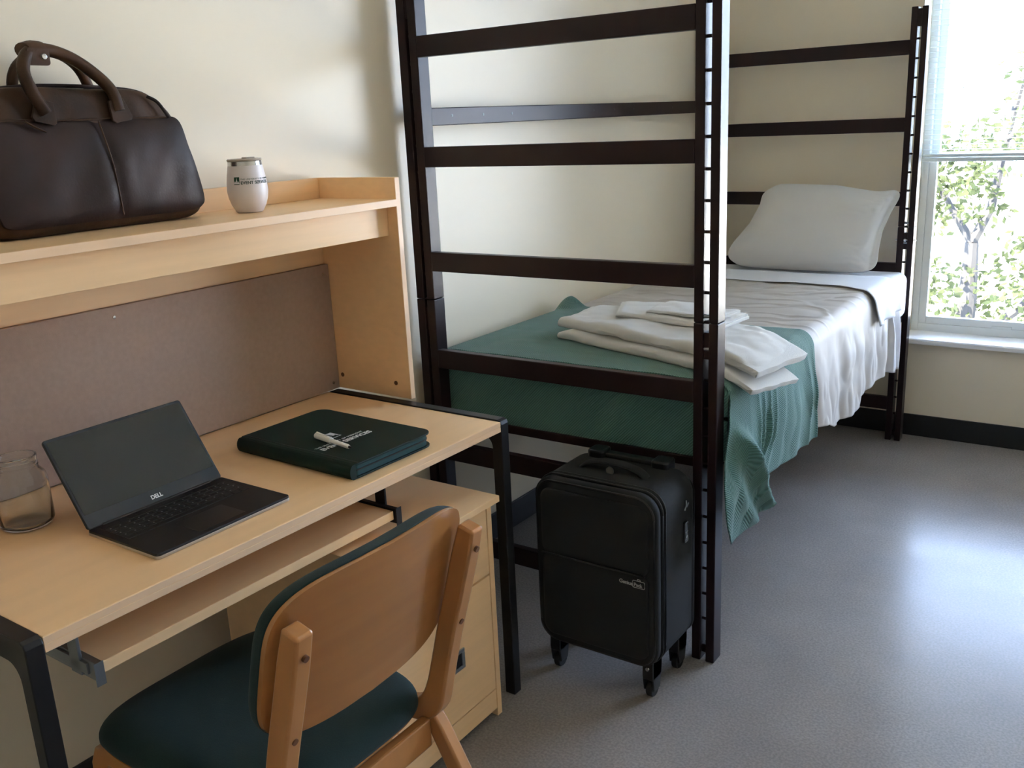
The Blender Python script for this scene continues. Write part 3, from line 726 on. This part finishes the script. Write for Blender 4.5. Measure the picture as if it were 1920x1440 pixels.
for r in range(1, 5):
    for i in range(14):
        cx_ = kx0 + (r + 0.45) * (kx1 - kx0) / 6; cy_ = ky0 + (i + 0.5) * (ky1 - ky0) / 14
        lg.append(box(cx_ - 0.0016, cx_ + 0.0016, cy_ - 0.0012, cy_ + 0.0012, DZ + 0.0119, DZ + 0.01215, 0))
part('key_legends', merge(lg), GREYTAG, lb, smooth=False)
LA = math.atan2(0.150, -0.105)            # lid lean
ax = Vector((math.cos(LA), 0, math.sin(LA))); nn = Vector((ax.z, 0, -ax.x))   # up the lid, and out of the screen
LL = 0.190; H0 = Vector((LX0 + 0.004, LY0, DZ + 0.011))
def lidpt(y, t, d): return H0 + Vector((0, y, 0)) + ax * t + nn * d
def lidbox(y0, y1, t0, t1, d0, d1, r=0.006, bev=0.0008):
    b = prism(rrect(y0, y1, t0, t1, r, 4), 2, d0, d1, bev)
    for v in b.verts: v.co = lidpt(v.co.x, v.co.y, v.co.z)
    return b
WL = LY1 - LY0
lid = part('lid', lidbox(0, WL, 0.0, LL, -0.005, 0.0), LAPB, lap)
part('bezel', lidbox(0.002, WL - 0.002, 0.002, LL - 0.0015, 0.0, 0.0006, 0.005, 0), SCREENB, lid)
part('screen', lidbox(0.006, WL - 0.006, 0.028, LL - 0.006, 0.0006, 0.0010, 0.002, 0), SCREEN, lid, 'dark glass screen')
cy = WL / 2 - 0.012
part('logo', text_bm('DELL', 0.0115, frame(lidpt(cy, 0.0095, 0.0012), (0, 1, 0), ax, nn), 0.0002, 1.0, 0.0003), WHITEINK, lid, 'white lettering', smooth=False)
part('hinge', cyl(lidpt(0.03, -0.001, -0.002), lidpt(WL - 0.03, -0.001, -0.002), 0.0045, 12), BLACKPL, lap)

# ================================================================ PADFOLIO AND PEN
pf = thing('padfolio', 'dark green zipped padfolio lying on the right of the desk', 'padfolio', (0.39, -0.05, DZ))
PA = math.radians(-1.5); PC = Vector((0.392, -0.050, 0)); PZ = 0.796
def pfm(b):
    for v in b.verts:
        x, y = v.co.x, v.co.y
        v.co.x = PC.x + x * math.cos(PA) - y * math.sin(PA); v.co.y = PC.y + x * math.sin(PA) + y * math.cos(PA)
    return b
PWX, PWY = 0.186, 0.126
def cover_outline(e=0.0):
    pts = []
    for cx_, cy_, a0, r in ((PWX, PWY, 0, 0.03), (-PWX, PWY, 90, 0.03), (-PWX, -PWY, 180, 0.008), (PWX, -PWY, 270, 0.008)):
        sx_ = 1 if cx_ > 0 else -1; sy_ = 1 if cy_ > 0 else -1
        for i in range(7):
            a = math.radians(a0 + 15 * i); pts.append((cx_ - sx_ * (r + e) + r * math.cos(a), cy_ - sy_ * (r + e) + r * math.sin(a)))
    return pts
part('front_cover', pfm(prism(cover_outline(), 2, PZ - 0.0045, PZ, 0.0015)), GRNL, pf)
part('back_cover', pfm(prism(cover_outline(), 2, DZ + 0.0005, DZ + 0.005, 0.0015)), GRNL, pf)
part('zip_band', pfm(prism(cover_outline(0.005), 2, DZ + 0.005, PZ - 0.0045, 0)), GRNZ, pf, 'teal zipped edge')
part('zip', pfm(prism(cover_outline(0.0038), 2, DZ + 0.0165, DZ + 0.0195, 0)), BLACKPL, pf)
h_ = (PZ - DZ) / 2
spn = [(-PWY + 0.004, DZ + 0.0007)] + [(-PWY - 0.002 - 0.012 * math.sin(PI * i / 10), DZ + h_ - h_ * math.cos(PI * i / 10)) for i in range(1, 10)] + [(-PWY + 0.004, PZ - 0.0003)]
part('spine', pfm(prism(spn, 0, -PWX + 0.004, PWX - 0.001, 0.0)), GRNL, pf)
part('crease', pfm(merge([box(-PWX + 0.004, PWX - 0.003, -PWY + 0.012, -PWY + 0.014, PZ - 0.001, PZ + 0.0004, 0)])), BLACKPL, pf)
fr = lambda x, y: frame((x, y, PZ + 0.0002), (-math.sin(PA), math.cos(PA), 0), (-1, 0, 0), (0, 0, 1))
part('lettering', merge([text_bm('EVENT SERVICES', 0.0205, fr(0.453, -0.150), 0.0002, 1.0, 0.0004), text_bm('THE UNIVERSITY OF VERMONT', 0.0092, fr(0.432, -0.152), 0.0002, 1.12)]), WHITEINK, pf, 'white lettering', smooth=False)
def tower(scale, fr_, base=True):
    b = []
    for poly in ([(-.42, -.48), (.42, -.48), (.42, -.30), (-.42, -.30)], [(-.09, -.28), (.09, -.28), (.09, 0.0), (-.09, 0.0)], [(-.07, .02), (.07, .02), (0, .45)], [(-.34, -.28), (-.16, -.28), (-.16, -.12), (-.34, -.12)], [(.16, -.28), (.34, -.28), (.34, -.12), (.16, -.12)]):
        q = prism([(p[0] * scale, p[1] * scale) for p in poly], 2, 0.0001, 0.0004)
        for v in q.verts: v.co = fr_(v.co)
        b.append(q)
    return merge(b)
lf = fr(0.392, -0.070)
q = prism([(-0.017, -0.018), (0.017, -0.018), (0.017, 0.018), (-0.017, 0.018)], 2, 0, 0.0003)
for v in q.verts: v.co = lf(v.co)
lgp = part('emblem', q, WHITEINK, pf, 'white square emblem', smooth=False)
q = tower(0.034, lf)
for v in q.verts: v.co.z += 0.0002
part('emblem_tower', q, GRNL, lgp, smooth=False)
pen = thing('pen', 'white pen with a dark tip resting on the green padfolio', 'pen', (0.445, -0.105, PZ))
P0, P1 = Vector((0.376, -0.098, PZ + 0.0080)), Vector((0.506, -0.118, PZ + 0.0058))
dv = (P1 - P0)
def pp(t): return P0 + dv * t
part('barrel', tube([pp(0.42), pp(0.43), pp(0.90), pp(0.93)], [0.0035, 0.0050, 0.0050, 0.0036], 14), PENW, pen)
part('cap', tube([pp(0), pp(0.015), pp(0.44), pp(0.45)], [0.0050, 0.0072, 0.0070, 0.0055], 14), PENW, pen)
part('tip', tube([pp(0.92), pp(0.97), pp(1.0)], [0.0030, 0.0022, 0.0008], 10), BLACKPL, pen, 'dark pen tip')
part('clip', tube([pp(0.02) + Vector((0, 0, 0.006)), pp(0.04) + Vector((0, 0, 0.009)), pp(0.34) + Vector((0, 0, 0.0075))], 0.0013, 8), PENW, pen)

# ================================================================ JAR
jar = thing('glass_jar', 'empty clear glass jar with a threaded mouth at the left edge of the desk', 'jar', (0.17, -0.66, DZ))
jo = [(0.0, 0.0), (0.040, 0.0), (0.046, 0.004), (0.049, 0.012), (0.049, 0.088), (0.046, 0.102), (0.037, 0.113), (0.0355, 0.118), (0.037, 0.1195), (0.0355, 0.1215), (0.037, 0.1245), (0.0355, 0.127), (0.0355, 0.133), (0.037, 0.136), (0.0365, 0.139)]
ji = [(0.0325, 0.139), (0.0325, 0.116), (0.043, 0.100), (0.0458, 0.087), (0.0458, 0.014), (0.042, 0.008), (0.0, 0.007)]
part('body', lathe(jo + ji, (0.17, -0.66, DZ + 0.0005), 48), GLASS, jar, ang=1.0)
hp = [(0.17 + 0.047 * 0.45, -0.66 + 0.047 * 0.89, DZ + 0.085), (0.17 + 0.062 * 0.45, -0.66 + 0.062 * 0.89, DZ + 0.083), (0.17 + 0.071 * .45, -0.66 + 0.071 * .89, DZ + 0.065), (0.17 + 0.066 * .45, -0.66 + 0.066 * .89, DZ + 0.042), (0.17 + 0.047 * .45, -0.66 + 0.047 * .89, DZ + 0.034)]

# ================================================================ TUMBLER
mx, my, mz = 0.150, -0.020, 1.2908
tum = thing('tumbler', 'white stemless metal tumbler with a clear lid on the hutch shelf', 'tumbler', (mx, my, mz))
prof = [(0.0, 0.0), (0.0275, 0.0), (0.031, 0.003), (0.0385, 0.017), (0.0435, 0.032), (0.0460, 0.048), (0.0452, 0.064), (0.0425, 0.084), (0.0392, 0.102), (0.0380, 0.106)]
part('cup', lathe(prof + [(0.037, 0.106), (0.0, 0.100)], (mx, my, mz), 56), MUGW, tum, ang=1.0)
part('steel_rim', lathe([(0.0374, 0.105), (0.0384, 0.1055), (0.0376, 0.1145), (0.0366, 0.1150), (0.035, 0.1145), (0.035, 0.105)], (mx, my, mz), 56), STEEL, tum, 'steel rim')
LIDM = mat('smoky_clear_plastic', (176, 164, 150), 0.12, spec=0.6)
ld = part('lid', lathe([(0, 0.1140), (0.0350, 0.1140), (0.0385, 0.1155), (0.0392, 0.1185), (0.0375, 0.1205), (0.032, 0.1205), (0.030, 0.1185), (0, 0.1185)], (mx, my, mz), 56), LIDM, tum, 'clear plastic lid')
part('slider', prism(rrect(mx - 0.008, mx + 0.008, my - 0.002, my + 0.026, 0.003, 3), 2, mz + 0.1185, mz + 0.1235, 0.001), LIDM, ld)
va = math.atan2(-1.486 - my, 1.913 - mx)          # towards the middle of the room
def wrap(a0, zc):
    def f(c):
        zz = c.y + zc; rad = interp([(p[1], p[0]) for p in prof[1:]], zz) + 0.0002 + c.z
        a = a0 + c.x / 0.043
        return Vector((mx + rad * math.cos(a), my + rad * math.sin(a), mz + zz))
    return f
aL = va - 0.33
part('lettering', merge([text_bm('EVENT SERVICES', 0.0093, wrap(aL + 0.02, 0.0655), 0.00025, 1.0, 0.0002), text_bm('THE UNIVERSITY OF VERMONT', 0.0052, wrap(aL + 0.02, 0.0745), 0.0002, 1.1)]), DARKINK, tum, 'dark lettering', smooth=False)
def patch(x0, x1, y0, y1, f, n=6):
    b = grid(lambda i, j: f(Vector((x0 + (x1 - x0) * i, y0 + (y1 - y0) * j, 0.0002))), n, n)
    return b
em = part('emblem', patch(-0.0145, -0.0015, 0.0, 0.0165, wrap(aL, 0.0650)), GREENINK, tum, 'green square emblem', smooth=False)
wf = wrap(aL - 0.008 / 0.043, 0.0735)
part('emblem_tower', tower(0.0145, lambda c: wf(Vector((c.x, c.y, c.z + 0.0003)))), WHITEINK, em, smooth=False)

# ================================================================ BRIEFCASE
bc = thing('briefcase', 'brown leather briefcase bag with two handles on the hutch shelf', 'bag', (0.075, -0.35, 1.2908))
OUT = [(-0.545, 1.2915), (-0.590, 1.305), (-0.612, 1.345), (-0.607, 1.44), (-0.592, 1.515), (-0.570, 1.555), (-0.53, 1.568), (-0.44, 1.570), (-0.34, 1.5665), (-0.25, 1.5655), (-0.205, 1.553), (-0.172, 1.527), (-0.155, 1.495), (-0.138, 1.42), (-0.121, 1.345), (-0.122, 1.312), (-0.145, 1.296), (-0.19, 1.2915), (-0.30, 1.2915), (-0.42, 1.2915)]
def catmull(pts, k=5):
    out = []; n = len(pts)
    for i in range(n):
        p0, p1, p2, p3 = [Vector(pts[(i + j) % n]) for j in (-1, 0, 1, 2)]
        for s in range(k):
            t = s / k
            out.append(tuple(0.5 * ((2 * p1) + (p2 - p0) * t + (2 * p0 - 5 * p1 + 4 * p2 - p3) * t * t + (3 * p1 - p0 - 3 * p2 + p3) * t ** 3)))
    return out
def bagshell(outl, x_front, x_back, bulge_f, bulge_b, cyz, rnd_r=0.018, crease=True):
    cy_, cz_ = cyz; ol = [(p[0] - cy_, p[1] - cz_) for p in catmull(outl)]
    def Mf(u, v, w_): return Vector((w_, cy_ + u, cz_ + v))
    def taper(v): return 1 - 0.42 * sstep(-0.02, 0.145, v)           # thinner towards the zipped top
    def e(s): return math.sqrt(max(0, 1 - s ** 10))
    xm = (x_front + x_back) / 2
    def crs(u, v):
        return 0.0035 * nz(u * 12, v * 7, 1) + (0.004 * nz(u * 30 + v * 12, v * 10, 3) if crease else 0)
    return pad(ol, lambda s, u, v: xm + ((x_front - xm) * taper(v)) * (0.45 + 0.55 * e(s)) + bulge_f * (1 - s * s) + crs(u, v) * (1 - s ** 6),
               lambda s, u, v: xm + ((x_back - xm) * taper(v)) * (0.45 + 0.55 * e(s)) - bulge_b * (1 - s * s), Mf, rings=26, edge=0.6)
part('body', bagshell(OUT, 0.128, 0.012 + 0.016, 0.004, 0.0, (-0.36, 1.42)), LEATHER, bc, ang=2.0)
PO = [(-0.555, 1.312), (-0.582, 1.335), (-0.585, 1.42), (-0.572, 1.503), (-0.50, 1.5065), (-0.36, 1.5065), (-0.22, 1.5065), (-0.160, 1.503), (-0.146, 1.44), (-0.127, 1.345), (-0.134, 1.318), (-0.17, 1.310), (-0.30, 1.3095), (-0.44, 1.310)]
def pocket_x(v):                                                      # follows the front face of the body
    return 0.128 - (0.128 - 0.078) * 0.42 * sstep(-0.02, 0.145, v)
def pocket():
    cy_, cz_ = -0.30, 1.400; ol = [(p[0] - cy_, p[1] - cz_) for p in catmull(PO, 14)]
    def w_(s, u, v, k):
        vv = v + cz_ - 1.42
        seam = 0.004 * math.exp(-((u + 0.043 + v * 0.08) / 0.012) ** 2)
        x = pocket_x(vv) + k * (0.009 * (1 - s ** 8) + 0.002) - seam * k
        x += k * (0.006 * math.exp(-((u + 0.01) / 0.09) ** 2) + 0.0045 * nz(u * 14 - v * 10, v * 5, 8) + 0.0012 * nz(u * 26, v * 12, 2)) * (1 - s ** 4)
        return x
    return pad(ol, lambda s, u, v: w_(s, u, v, 1), lambda s, u, v: w_(s, u, v, 0) - 0.012, lambda u, v, x: Vector((x, cy_ + u, cz_ + v)), rings=40, edge=0.6)
fp = part('front_pocket', pocket(), LEATHER_D, bc, 'darker, smoother leather pocket panel', ang=2.0)
part('centre_seam', tube([(pocket_x(z_ - 1.42) + 0.0155 - 0.004 * abs(z_ - 1.41) / 0.1, -0.343 - 0.08 * (z_ - 1.40), z_) for z_ in [1.318 + 0.0186 * k for k in range(11)]], 0.0016, 8), LEATHER, fp)
part('zip_line', tube([(pocket_x(0.088) + 0.004, -0.57 + 0.035 * i, 1.508 + 0.0008 * math.sin(i)) for i in range(12)], 0.0022, 8), LEATHER, fp)
part('zip_pull', tube([(pocket_x(0.088) + 0.010, -0.500, 1.507), (pocket_x(0.07) + 0.014, -0.488, 1.496), (pocket_x(0.06) + 0.015, -0.468, 1.486)], [0.003, 0.005, 0.003], 8, flat=0.5), LEATHER, fp)
def arc(pts, k=6):
    out = []; P_ = [Vector(p) for p in pts]; P_ = [P_[0] * 2 - P_[1]] + P_ + [P_[-1] * 2 - P_[-2]]
    for i in range(1, len(P_) - 2):
        p0, p1, p2, p3 = P_[i - 1:i + 3]
        for s in range(k):
            t = s / k; out.append(0.5 * ((2 * p1) + (p2 - p0) * t + (2 * p0 - 5 * p1 + 4 * p2 - p3) * t * t + (3 * p1 - p0 - 3 * p2 + p3) * t ** 3))
    out.append(P_[-2]); return out
h1 = part('handle', tube(arc([(0.128, -0.458, 1.520), (0.122, -0.476, 1.560), (0.112, -0.480, 1.600), (0.102, -0.458, 1.632), (0.096, -0.420, 1.638), (0.098, -0.375, 1.625), (0.104, -0.335, 1.598), (0.115, -0.306, 1.562), (0.122, -0.300, 1.522)]), 0.0120, 14), LEATHER, bc)
h2 = part('handle', tube(arc([(0.040, -0.462, 1.545), (0.048, -0.470, 1.580), (0.062, -0.460, 1.612), (0.075, -0.425, 1.635), (0.075, -0.385, 1.634), (0.068, -0.345, 1.612), (0.055, -0.318, 1.575), (0.045, -0.312, 1.545)]), 0.0105, 14), LEATHER, bc)
for y_, a_ in ((-0.458, -0.25), (-0.300, 0.15)):
    tabp = [(-0.017, 0.018), (0.017, 0.018), (0.024, -0.020), (0.018, -0.026), (-0.018, -0.026), (-0.024, -0.020)]
    b = prism(tabp, 2, -0.003, 0.003, 0.001)
    for v in b.verts:
        u, vv, w_ = v.co; u, vv = u * math.cos(a_) - vv * math.sin(a_), u * math.sin(a_) + vv * math.cos(a_)
        v.co = Vector((0.121 - (vv) * 0.18 + w_, y_ + u, 1.527 + vv))
    part('handle_tab', b, LEATHER, bc)
wrp = part('handle_wrap', tube([(0.090, -0.462, 1.636), (0.088, -0.445, 1.640), (0.086, -0.428, 1.640)], [0.023, 0.0245, 0.023], 14, flat=0.62), LEATHER, bc)
part('wrap_flap', prism(rrect(-0.468, -0.424, 1.608, 1.640, 0.006, 4), 0, 0.109, 0.114, 0.001), LEATHER, bc)
part('snap', lathe([(0, 0), (0.0065, 0), (0.005, 0.003), (0, 0.004)], (0.114, -0.436, 1.624), 18, 0), STEEL, wrp, 'silver snap')
part('top_zip', tube(arc([(0.075, -0.57, 1.562), (0.075, -0.45, 1.573), (0.075, -0.30, 1.570), (0.075, -0.21, 1.558), (0.078, -0.168, 1.523)]), 0.004, 8), LEATHER_D, bc)
part('side_strap', tube(arc([(0.108, -0.222, 1.551), (0.116, -0.205, 1.540), (0.120, -0.193, 1.522), (0.124, -0.186, 1.506)]), 0.0035, 8), LEATHER_D, bc)
part('ring', lathe([(0.004, -0.0012), (0.006, -0.0012), (0.006, 0.0012), (0.004, 0.0012)], (0.100, -0.150, 1.495), 14, 0), STEEL, bc)

# ================================================================ CHAIR
ch = thing('chair', 'beech side chair with dark green upholstered seat and back, pulled up to the desk', 'chair', (0.65, -0.513, 0))
CC = -0.513; CW = 0.222
def backM(off):
    def f(u, v, w_):
        # u across (-1..1), v up (-1..1); w_ out of the sitter's side (towards -x)
        t = (v + 1) / 2
        x = 0.908 + 0.075 * t - 0.030 * u * u * 1.0 - w_
        z = 0.568 + 0.283 * t
        return Vector((x + 0.0, CC + CW * u, z))
    return f
bo = [super_pt(2 * PI * k / 96, 1, 1, 4.3) for k in range(96)]
part('back_shell', pad(bo, lambda s, u, v: 0.009, lambda s, u, v: 0.0, backM(0), rings=18, edge=1), PLY, ch, 'bent beech plywood back')
bo2 = [(p[0] * 1.0, p[1] * 1.01) for p in bo]
part('back_cushion', pad(bo2, lambda s, u, v: 0.0095 + 0.040 * math.sqrt(max(0, 1 - s ** 16)) + 0.003, lambda s, u, v: 0.0092, backM(0), rings=18, edge=0.6), GREENUP, ch, 'green upholstered back cushion', ang=2.0)
# seat: shell and cushion
def seatM(u, v, w_):
    x = 0.607 + 0.262 * u; hw = 0.222 - 0.006 * u
    y = CC + hw * v
    z = 0.418 + w_ - 0.012 * (1 - v * v) * (1 - u * u) - 0.022 * sstep(-0.6, -1.05, u) + 0.006 * sstep(0.5, 1, u)
    return Vector((x, y, z))
so_ = [super_pt(2 * PI * k / 96, 1, 1, 4.2) for k in range(96)]
part('seat_shell', pad(so_, lambda s, u, v: 0.0, lambda s, u, v: -0.012, seatM, rings=14, edge=1), PLY, ch)
part('seat_cushion', pad([(p[0] * 1.015, p[1] * 1.012) for p in so_], lambda s, u, v: 0.001 + 0.044 * math.sqrt(max(0, 1 - s ** 8)), lambda s, u, v: 0.0005 - 0.006 * s ** 6, seatM, rings=20, edge=0.6), GREENUP, ch, 'green upholstered seat', ang=2.0)
cl_post = [(0.9765, 0.800), (0.9595, 0.74), (0.938, 0.665), (0.916, 0.59), (0.896, 0.515), (0.883, 0.465), (0.869, 0.425), (0.845, 0.398), (0.81, 0.386), (0.76, 0.385)]
hw_ = [0.017, 0.020, 0.020, 0.020, 0.020, 0.021, 0.024, 0.024, 0.02, 0.019]
for s, (y0, y1) in ((-1, (CC - 0.216, CC - 0.183)), (1, (CC + 0.183, CC + 0.216))):
    ps = part('back_post', sweep_rect(arc([(a, c, 0) for a, c in cl_post], 4) and [(p.x, p.y) for p in arc([(a, c, 0) for a, c in cl_post], 4)], [interp([(i, h) for i, h in enumerate(hw_)], k / 4) for k in range(len(cl_post) * 4 - 3)], y0, y1, 0.005), BEECH, ch)
    for (x_, z_) in ((0.9875, 0.757), (0.942, 0.605)):
        ym = (y0 + y1) / 2
        part('screw_hole', cyl((x_ - 0.004, ym, z_ + 0.001), (x_ + 0.0015, ym, z_ - 0.0005), 0.0055, 14), HOLE, ps)
    part('seat_rail', sweep_rect([(0.76, 0.385), (0.55, 0.385), (0.43, 0.385), (0.405, 0.375), (0.392, 0.350), (0.386, 0.30), (0.375, 0.15), (0.368, 0.0)], [0.019, 0.019, 0.019, 0.022, 0.021, 0.018, 0.016, 0.014], y0 + 0.001, y1 - 0.001, 0.005), BEECH, ch)
    part('rear_leg', sweep_rect([(0.845, 0.405), (0.872, 0.36), (0.915, 0.28), (0.975, 0.14), (1.035, 0.0)], [0.014, 0.018, 0.019, 0.017, 0.014], y0 + 0.002, y1 - 0.002, 0.005), BEECH, ch)
part('rear_rail', box(0.842, 0.864, CC - 0.184, CC + 0.184, 0.325, 0.385, 0.004), BEECH, ch)
part('front_rail', box(0.42, 0.442, CC - 0.184, CC + 0.184, 0.345, 0.385, 0.004), BEECH, ch)

# ================================================================ SUITCASE
sc_ = thing('suitcase', 'black upright carry-on suitcase on four wheels at the foot of the bed', 'suitcase', (0.79, 0.53, 0))
SX0, SX1, SZ0, SZ1 = 0.618, 0.972, 0.105, 0.583
SYF, SYB = 0.405, 0.628
body = prism(rrect(SX0, SX1, SZ0, SZ1, 0.055, 8), 1, SYF + 0.03, SYB, 0.022, 4)
part('body', body, SUITC, sc_)
fpnl = prism(rrect(SX0, SX1, SZ0 + 0.004, SZ1 - 0.002, 0.055, 8), 1, SYF + 0.002, SYF + 0.032, 0.012, 3)
fb = part('front_panel', fpnl, SUITC, sc_)
def rpath(x0, x1, z0, z1, r, y): return [(p[0], y, p[1]) for p in rrect(x0, x1, z0, z1, r, 7)]
part('piping', merge([tube(rpath(SX0 + 0.008, SX1 - 0.008, SZ0 + 0.012, SZ1 - 0.010, 0.05, SYF + 0.004), 0.0030, 8, True), tube(rpath(SX0 - 0.001, SX1 + 0.001, SZ0 + 0.003, SZ1 - 0.001, 0.055, SYF + 0.034), 0.0026, 8, True), tube(rpath(SX0 - 0.001, SX1 + 0.001, SZ0 + 0.003, SZ1 - 0.001, 0.055, SYF + 0.05), 0.0022, 8, True)]), BLACKPL, fb)
def pocket_pan(z0, z1, th):
    ol = [(p[0] - 0.795, p[1] - (z0 + z1) / 2) for p in rrect(SX0 + 0.022, SX1 - 0.022, z0, z1, 0.03, 8)]
    return pad(ol, lambda s, u, v: SYF - th * math.sqrt(max(0, 1 - s ** 8)), lambda s, u, v: SYF + 0.006, lambda u, v, w_: Vector((0.795 + u, w_, (z0 + z1) / 2 + v)), rings=12, edge=0.6)
part('upper_pocket', pocket_pan(0.365, SZ1 - 0.03, 0.008), SUITC, sc_, ang=2)
part('lower_pocket', pocket_pan(SZ0 + 0.03, 0.372, 0.014), SUITC, sc_, ang=2)
part('pocket_zip', tube([(0.645, SYF - 0.010, 0.374), (0.80, SYF - 0.012, 0.374), (0.945, SYF - 0.010, 0.374)], 0.0022, 8), BLACKPL, sc_)
hnd = part('top_handle', tube(arc([(0.700, 0.520, SZ1 - 0.004), (0.722, 0.520, SZ1 + 0.012), (0.765, 0.518, SZ1 + 0.022), (0.825, 0.518, SZ1 + 0.022), (0.868, 0.520, SZ1 + 0.012), (0.890, 0.520, SZ1 - 0.004)]), 0.016, 12, flat=0.45), SUITC, sc_)
part('handle_badge', lathe([(0.006, 0), (0.011, 0), (0.011, 0.003), (0.006, 0.003)], (0.795, 0.497, SZ1 + 0.008), 20, 1), ZINC, hnd)
part('trolley_housing', merge([prism(rrect(0.675, 0.725, 0.585, 0.640, 0.012, 4), 2, SZ1 - 0.02, SZ1 + 0.020, 0.006), prism(rrect(0.865, 0.915, 0.585, 0.640, 0.012, 4), 2, SZ1 - 0.02, SZ1 + 0.020, 0.006), box(0.72, 0.87, 0.60, 0.632, SZ1 - 0.01, SZ1 + 0.012, 0.006)]), BLACKPL, sc_)
part('rear_shell', prism(rrect(SX0 + 0.004, SX1 - 0.004, SZ0 - 0.004, SZ1 - 0.02, 0.05, 8), 1, SYB - 0.004, SYB + 0.016, 0.008, 3), BLACKPL, sc_)
lk = part('combination_lock', prism(rrect(0.556, 0.578, 0.405, 0.462, 0.004, 4), 0, SX1 - 0.002, SX1 + 0.005, 0.001), BLACKPL, sc_)
part('lock_face', merge([tube([(SX1 + 0.0055, p[0], p[1]) for p in rrect(0.558, 0.576, 0.407, 0.460, 0.004, 4)], 0.0010, 6, True), lathe([(0, 0), (0.0045, 0), (0.0045, 0.001), (0, 0.001)], (SX1 + 0.005, 0.567, 0.421), 14, 0), box(SX1 + 0.0045, SX1 + 0.006, 0.558, 0.576, 0.4335, 0.4350, 0)]), GREYTAG, lk, 'pale grey lock face')
part('zip_pull', merge([tube([(SX1 + 0.003, 0.560, 0.495), (SX1 + 0.006, 0.563, 0.509), (SX1 + 0.004, 0.566, 0.52)], 0.0022, 6), tube([(SX1 + 0.003, 0.572, 0.500), (SX1 + 0.006, 0.575, 0.512)], 0.0022, 6)]), ZINC, sc_)
tgp = part('luggage_tag', prism([(0.588, 0.262), (0.604, 0.268), (0.612, 0.300), (0.596, 0.298)], 1, 0.485, 0.489, 0.0008), BLACKPL, sc_)
part('tag_print', text_bm('GP', 0.010, frame((0.5935, 0.4845, 0.273), (0.97, 0, 0.22), (-0.22, 0, 0.97), (0, -1, 0)), 0.0002, 1, 0.0003), GREYTAG, tgp, smooth=False)
part('tag_strap', tube([(0.604, 0.487, 0.297), (0.612, 0.487, 0.306), (0.622, 0.490, 0.310)], 0.003, 8), BLACKPL, sc_)
lo = frame((0.876, SYF - 0.0145, 0.347), (1, 0, -0.02), (0.02, 0, 1), (0, -1, 0))
part('brand_letters', text_bm('Genius', 0.0140, lo, 0.0004, 0.95, 0.0003), GREYTAG, sc_, 'pale grey lettering', smooth=False)
lo2 = frame((0.9165, SYF - 0.0140, 0.3462), (1, 0, -0.02), (0.02, 0, 1), (0, -1, 0))
part('brand_badge', merge([text_bm('Pack', 0.0130, lo2, 0.0004, 0.95, 0.0003)] + [tube([(p[0], SYF - 0.0138, p[1]) for p in rrect(0.9135, 0.9465, 0.3425, 0.3610, 0.003, 3)], 0.0008, 6, True), tube([(0.926, SYF - 0.0138, 0.361), (0.927, SYF - 0.0138, 0.3655), (0.934, SYF - 0.0138, 0.3655), (0.935, SYF - 0.0138, 0.361)], 0.0008, 6)]), GREYTAG, sc_, 'pale grey badge', smooth=False)
WM = None
for (x_, y_) in ((0.648, 0.462), (0.930, 0.462), (0.648, 0.615), (0.930, 0.615)):
    wh = part('wheel', merge([lathe([(0, -.009), (0.021, -.009), (0.0235, -.006), (0.0235, .006), (0.021, .009), (0, .009)], (x_ + (0.0), y_, 0.0237), 24, 0)]), RUBBER, sc_)
    part('wheel_fork', merge([prism([(y_ - 0.018, 0.024), (y_ + 0.014, 0.024), (y_ + 0.026, 0.085), (y_ + 0.026, 0.118), (y_ - 0.024, 0.118), (y_ - 0.026, 0.07)], 0, x_ - 0.0155, x_ - 0.0105, 0.001),
                              prism([(y_ - 0.018, 0.024), (y_ + 0.014, 0.024), (y_ + 0.026, 0.085), (y_ + 0.026, 0.118), (y_ - 0.024, 0.118), (y_ - 0.026, 0.07)], 0, x_ + 0.0105, x_ + 0.0155, 0.001),
                              box(x_ - 0.0155, x_ + 0.0155, y_ - 0.026, y_ + 0.026, 0.058, 0.118, 0.003)]), BLACKPL, sc_)
part('corner_rivet', lathe([(0, 0), (0.006, 0), (0.005, -0.003), (0, -0.004)], (0.930, 0.435, 0.092), 14, 1), STEEL, sc_, 'shiny rivet')
